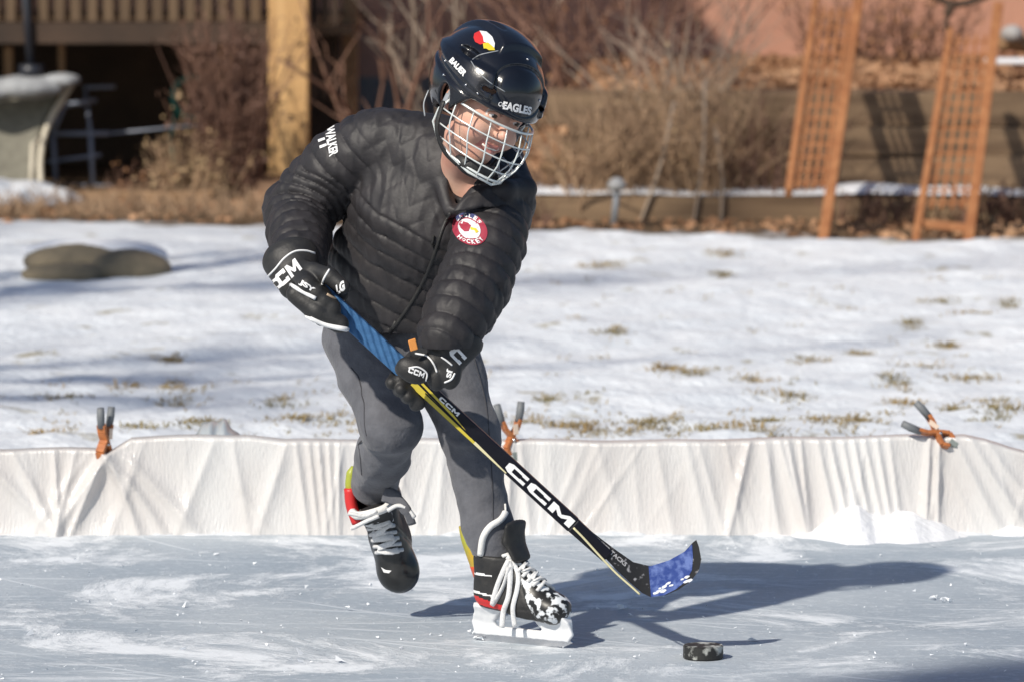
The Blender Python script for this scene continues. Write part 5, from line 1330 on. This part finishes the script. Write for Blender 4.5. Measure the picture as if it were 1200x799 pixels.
# fallen branches near the top corner
mb = MB(); mb.tube(spl([P(x, y, 23.5) for x, y in ((1090, -6), (1112, 4), (1132, 4), (1165, -8))], 6), .016, 8); mb.tube(spl([P(x, y, 23.5) for x, y in ((1116, 2), (1110, 20), (1108, 36))], 6), [.022] * 6 + [.012] * 7, 8)
tag(mb.build("dead_branch", M_dark, None, True), "dark crooked branch hanging over the farther trellis's low rail", "branch")
mb = MB(); mb.tube(spl([P(x, y, 24.5) for x, y in ((1170, 52), (1190, 50), (1230, 58))], 5), .045, 10)
tag(mb.build("log", M_timber2, None, True), "pale log lying on the leaf litter behind the farther trellis", "log")
def f_st(p): return ell(p, P(1186, 40, 24.4), (.055, .05, .042)) - .004 * nz(p, 30, 3)
c = P(1186, 40, 24.4); tag(link("stone", sdf_mesh("stone", f_st, [q_ - .09 for q_ in c], [q_ + .09 for q_ in c], .008), mat("grey_stone", (.30, .28, .27), .8, (.42, .41, .40), 12)), "small round grey stone resting on the pale log", "stone")
mb = MB(); mb.box(P(1192, 72, 23.6), (.14, 0, 0), (0, .12, 0), (0, 0, .012)); tag(mb.build("snow_patch", M_pile, None, False, .01), kind="structure")
mb = MB(); mb.box(P(652, 205, 21.9), (.05, .02, 0), (0, .04, 0), (0, 0, .08)); mb.box(P(655, 195, 21.9), (.08, .02, 0), (0, .06, 0), (0, 0, .012))
tag(mb.build("split_wood", M_timber2, None, False, .006), "pale block of wood with a slab on it, by the skater's elbow", "wood block")

# ------------------------------------------------------------------ bare trees beside the rink (outside the picture; their limbs shade the yard)
M_bark = mat("bark", (.12, .09, .07), .9, (.20, .16, .13), 8, bump=.01, bscale=20)
def bare_tree(x, y, H_, r, label, seed, lean=(0, 0)):
    rt = random.Random(seed); t = empty("bare_tree", (x, y, 0), label, "tree"); mb = MB()
    def grow(p, d, L_, r_, lv, m_):
        pts = [p]; seg = 4
        for i in range(seg):
            d = (d + Vector((rt.gauss(0, .16), rt.gauss(0, .16), rt.gauss(0, .08) + .03))).normalized(); pts.append(pts[-1] + d * L_ / seg)
        m_.tube(pts, [r_ * (1 - .5 * i / seg) for i in range(seg + 1)], 7 if lv < 2 else 5, cap=False)
        if lv < 4:
            for k in range(3 if lv else 5):
                j = rt.randint(2, 4); s_ = Vector((rt.gauss(0, 1), rt.gauss(0, 1), rt.gauss(.25, .35))).normalized()
                grow(pts[j], (d * .55 + s_ * .8).normalized(), L_ * rt.uniform(.5, .72), r_ * .5 * rt.uniform(.8, 1.1), lv + 1, m_)
        return pts
    tr = MB(); tp_ = [Vector((x, y, -.1)), Vector((x + lean[0] * .3, y + lean[1] * .3, H_ * .25)), Vector((x + lean[0], y + lean[1], H_ * .5))]
    tr.tube(tp_, [r * 1.25, r, r * .75], 12); tr.build("trunk", M_bark, t, True)
    for k in range(6):
        s_ = Vector((math.cos(k * 1.05 + seed), math.sin(k * 1.05 + seed), rt.uniform(.3, .9))); grow(tp_[2] - Vector((0, 0, rt.uniform(0, H_ * .15))), s_.normalized(), H_ * .33, r * .45, 1, mb)
    grow(tp_[2], Vector((0, 0, 1)), H_ * .4, r * .6, 0, mb); mb.build("crown", M_bark, t, True)
bare_tree(-7.2, 10.8, 9, .25, "tall bare tree beside the rink, out of the picture toward the sun", 3)
# evergreen added out of view, placed so its shade touches the near ice
M_needle = mat("needles", (.035, .06, .03), .8, (.06, .09, .045), 5)
ev = empty("shade_evergreen", (-3.55, 2.78, 0), "dark evergreen tree added out of view to shade the near ice", "tree")
mb = MB(); mb.tube([(-3.55, 2.78, -.1), (-3.55, 2.78, 3), (-3.55, 2.78, 6.3)], [.12, .09, .03], 10); mb.build("trunk", M_bark, ev, True)
mb = MB()
for i in range(5200):
    h = rg.random(); a = rg.uniform(0, 6.28); rad = (1.35 * (1 - .45 * h)) * rg.random() ** .4; o = Vector((-3.55 + rad * math.cos(a), 2.78 + rad * math.sin(a), 3.2 + 3.2 * h - rad * .15))
    leafq(mb, o, rg.uniform(.08, .18), 0)
mb.build("crown", M_needle, ev)
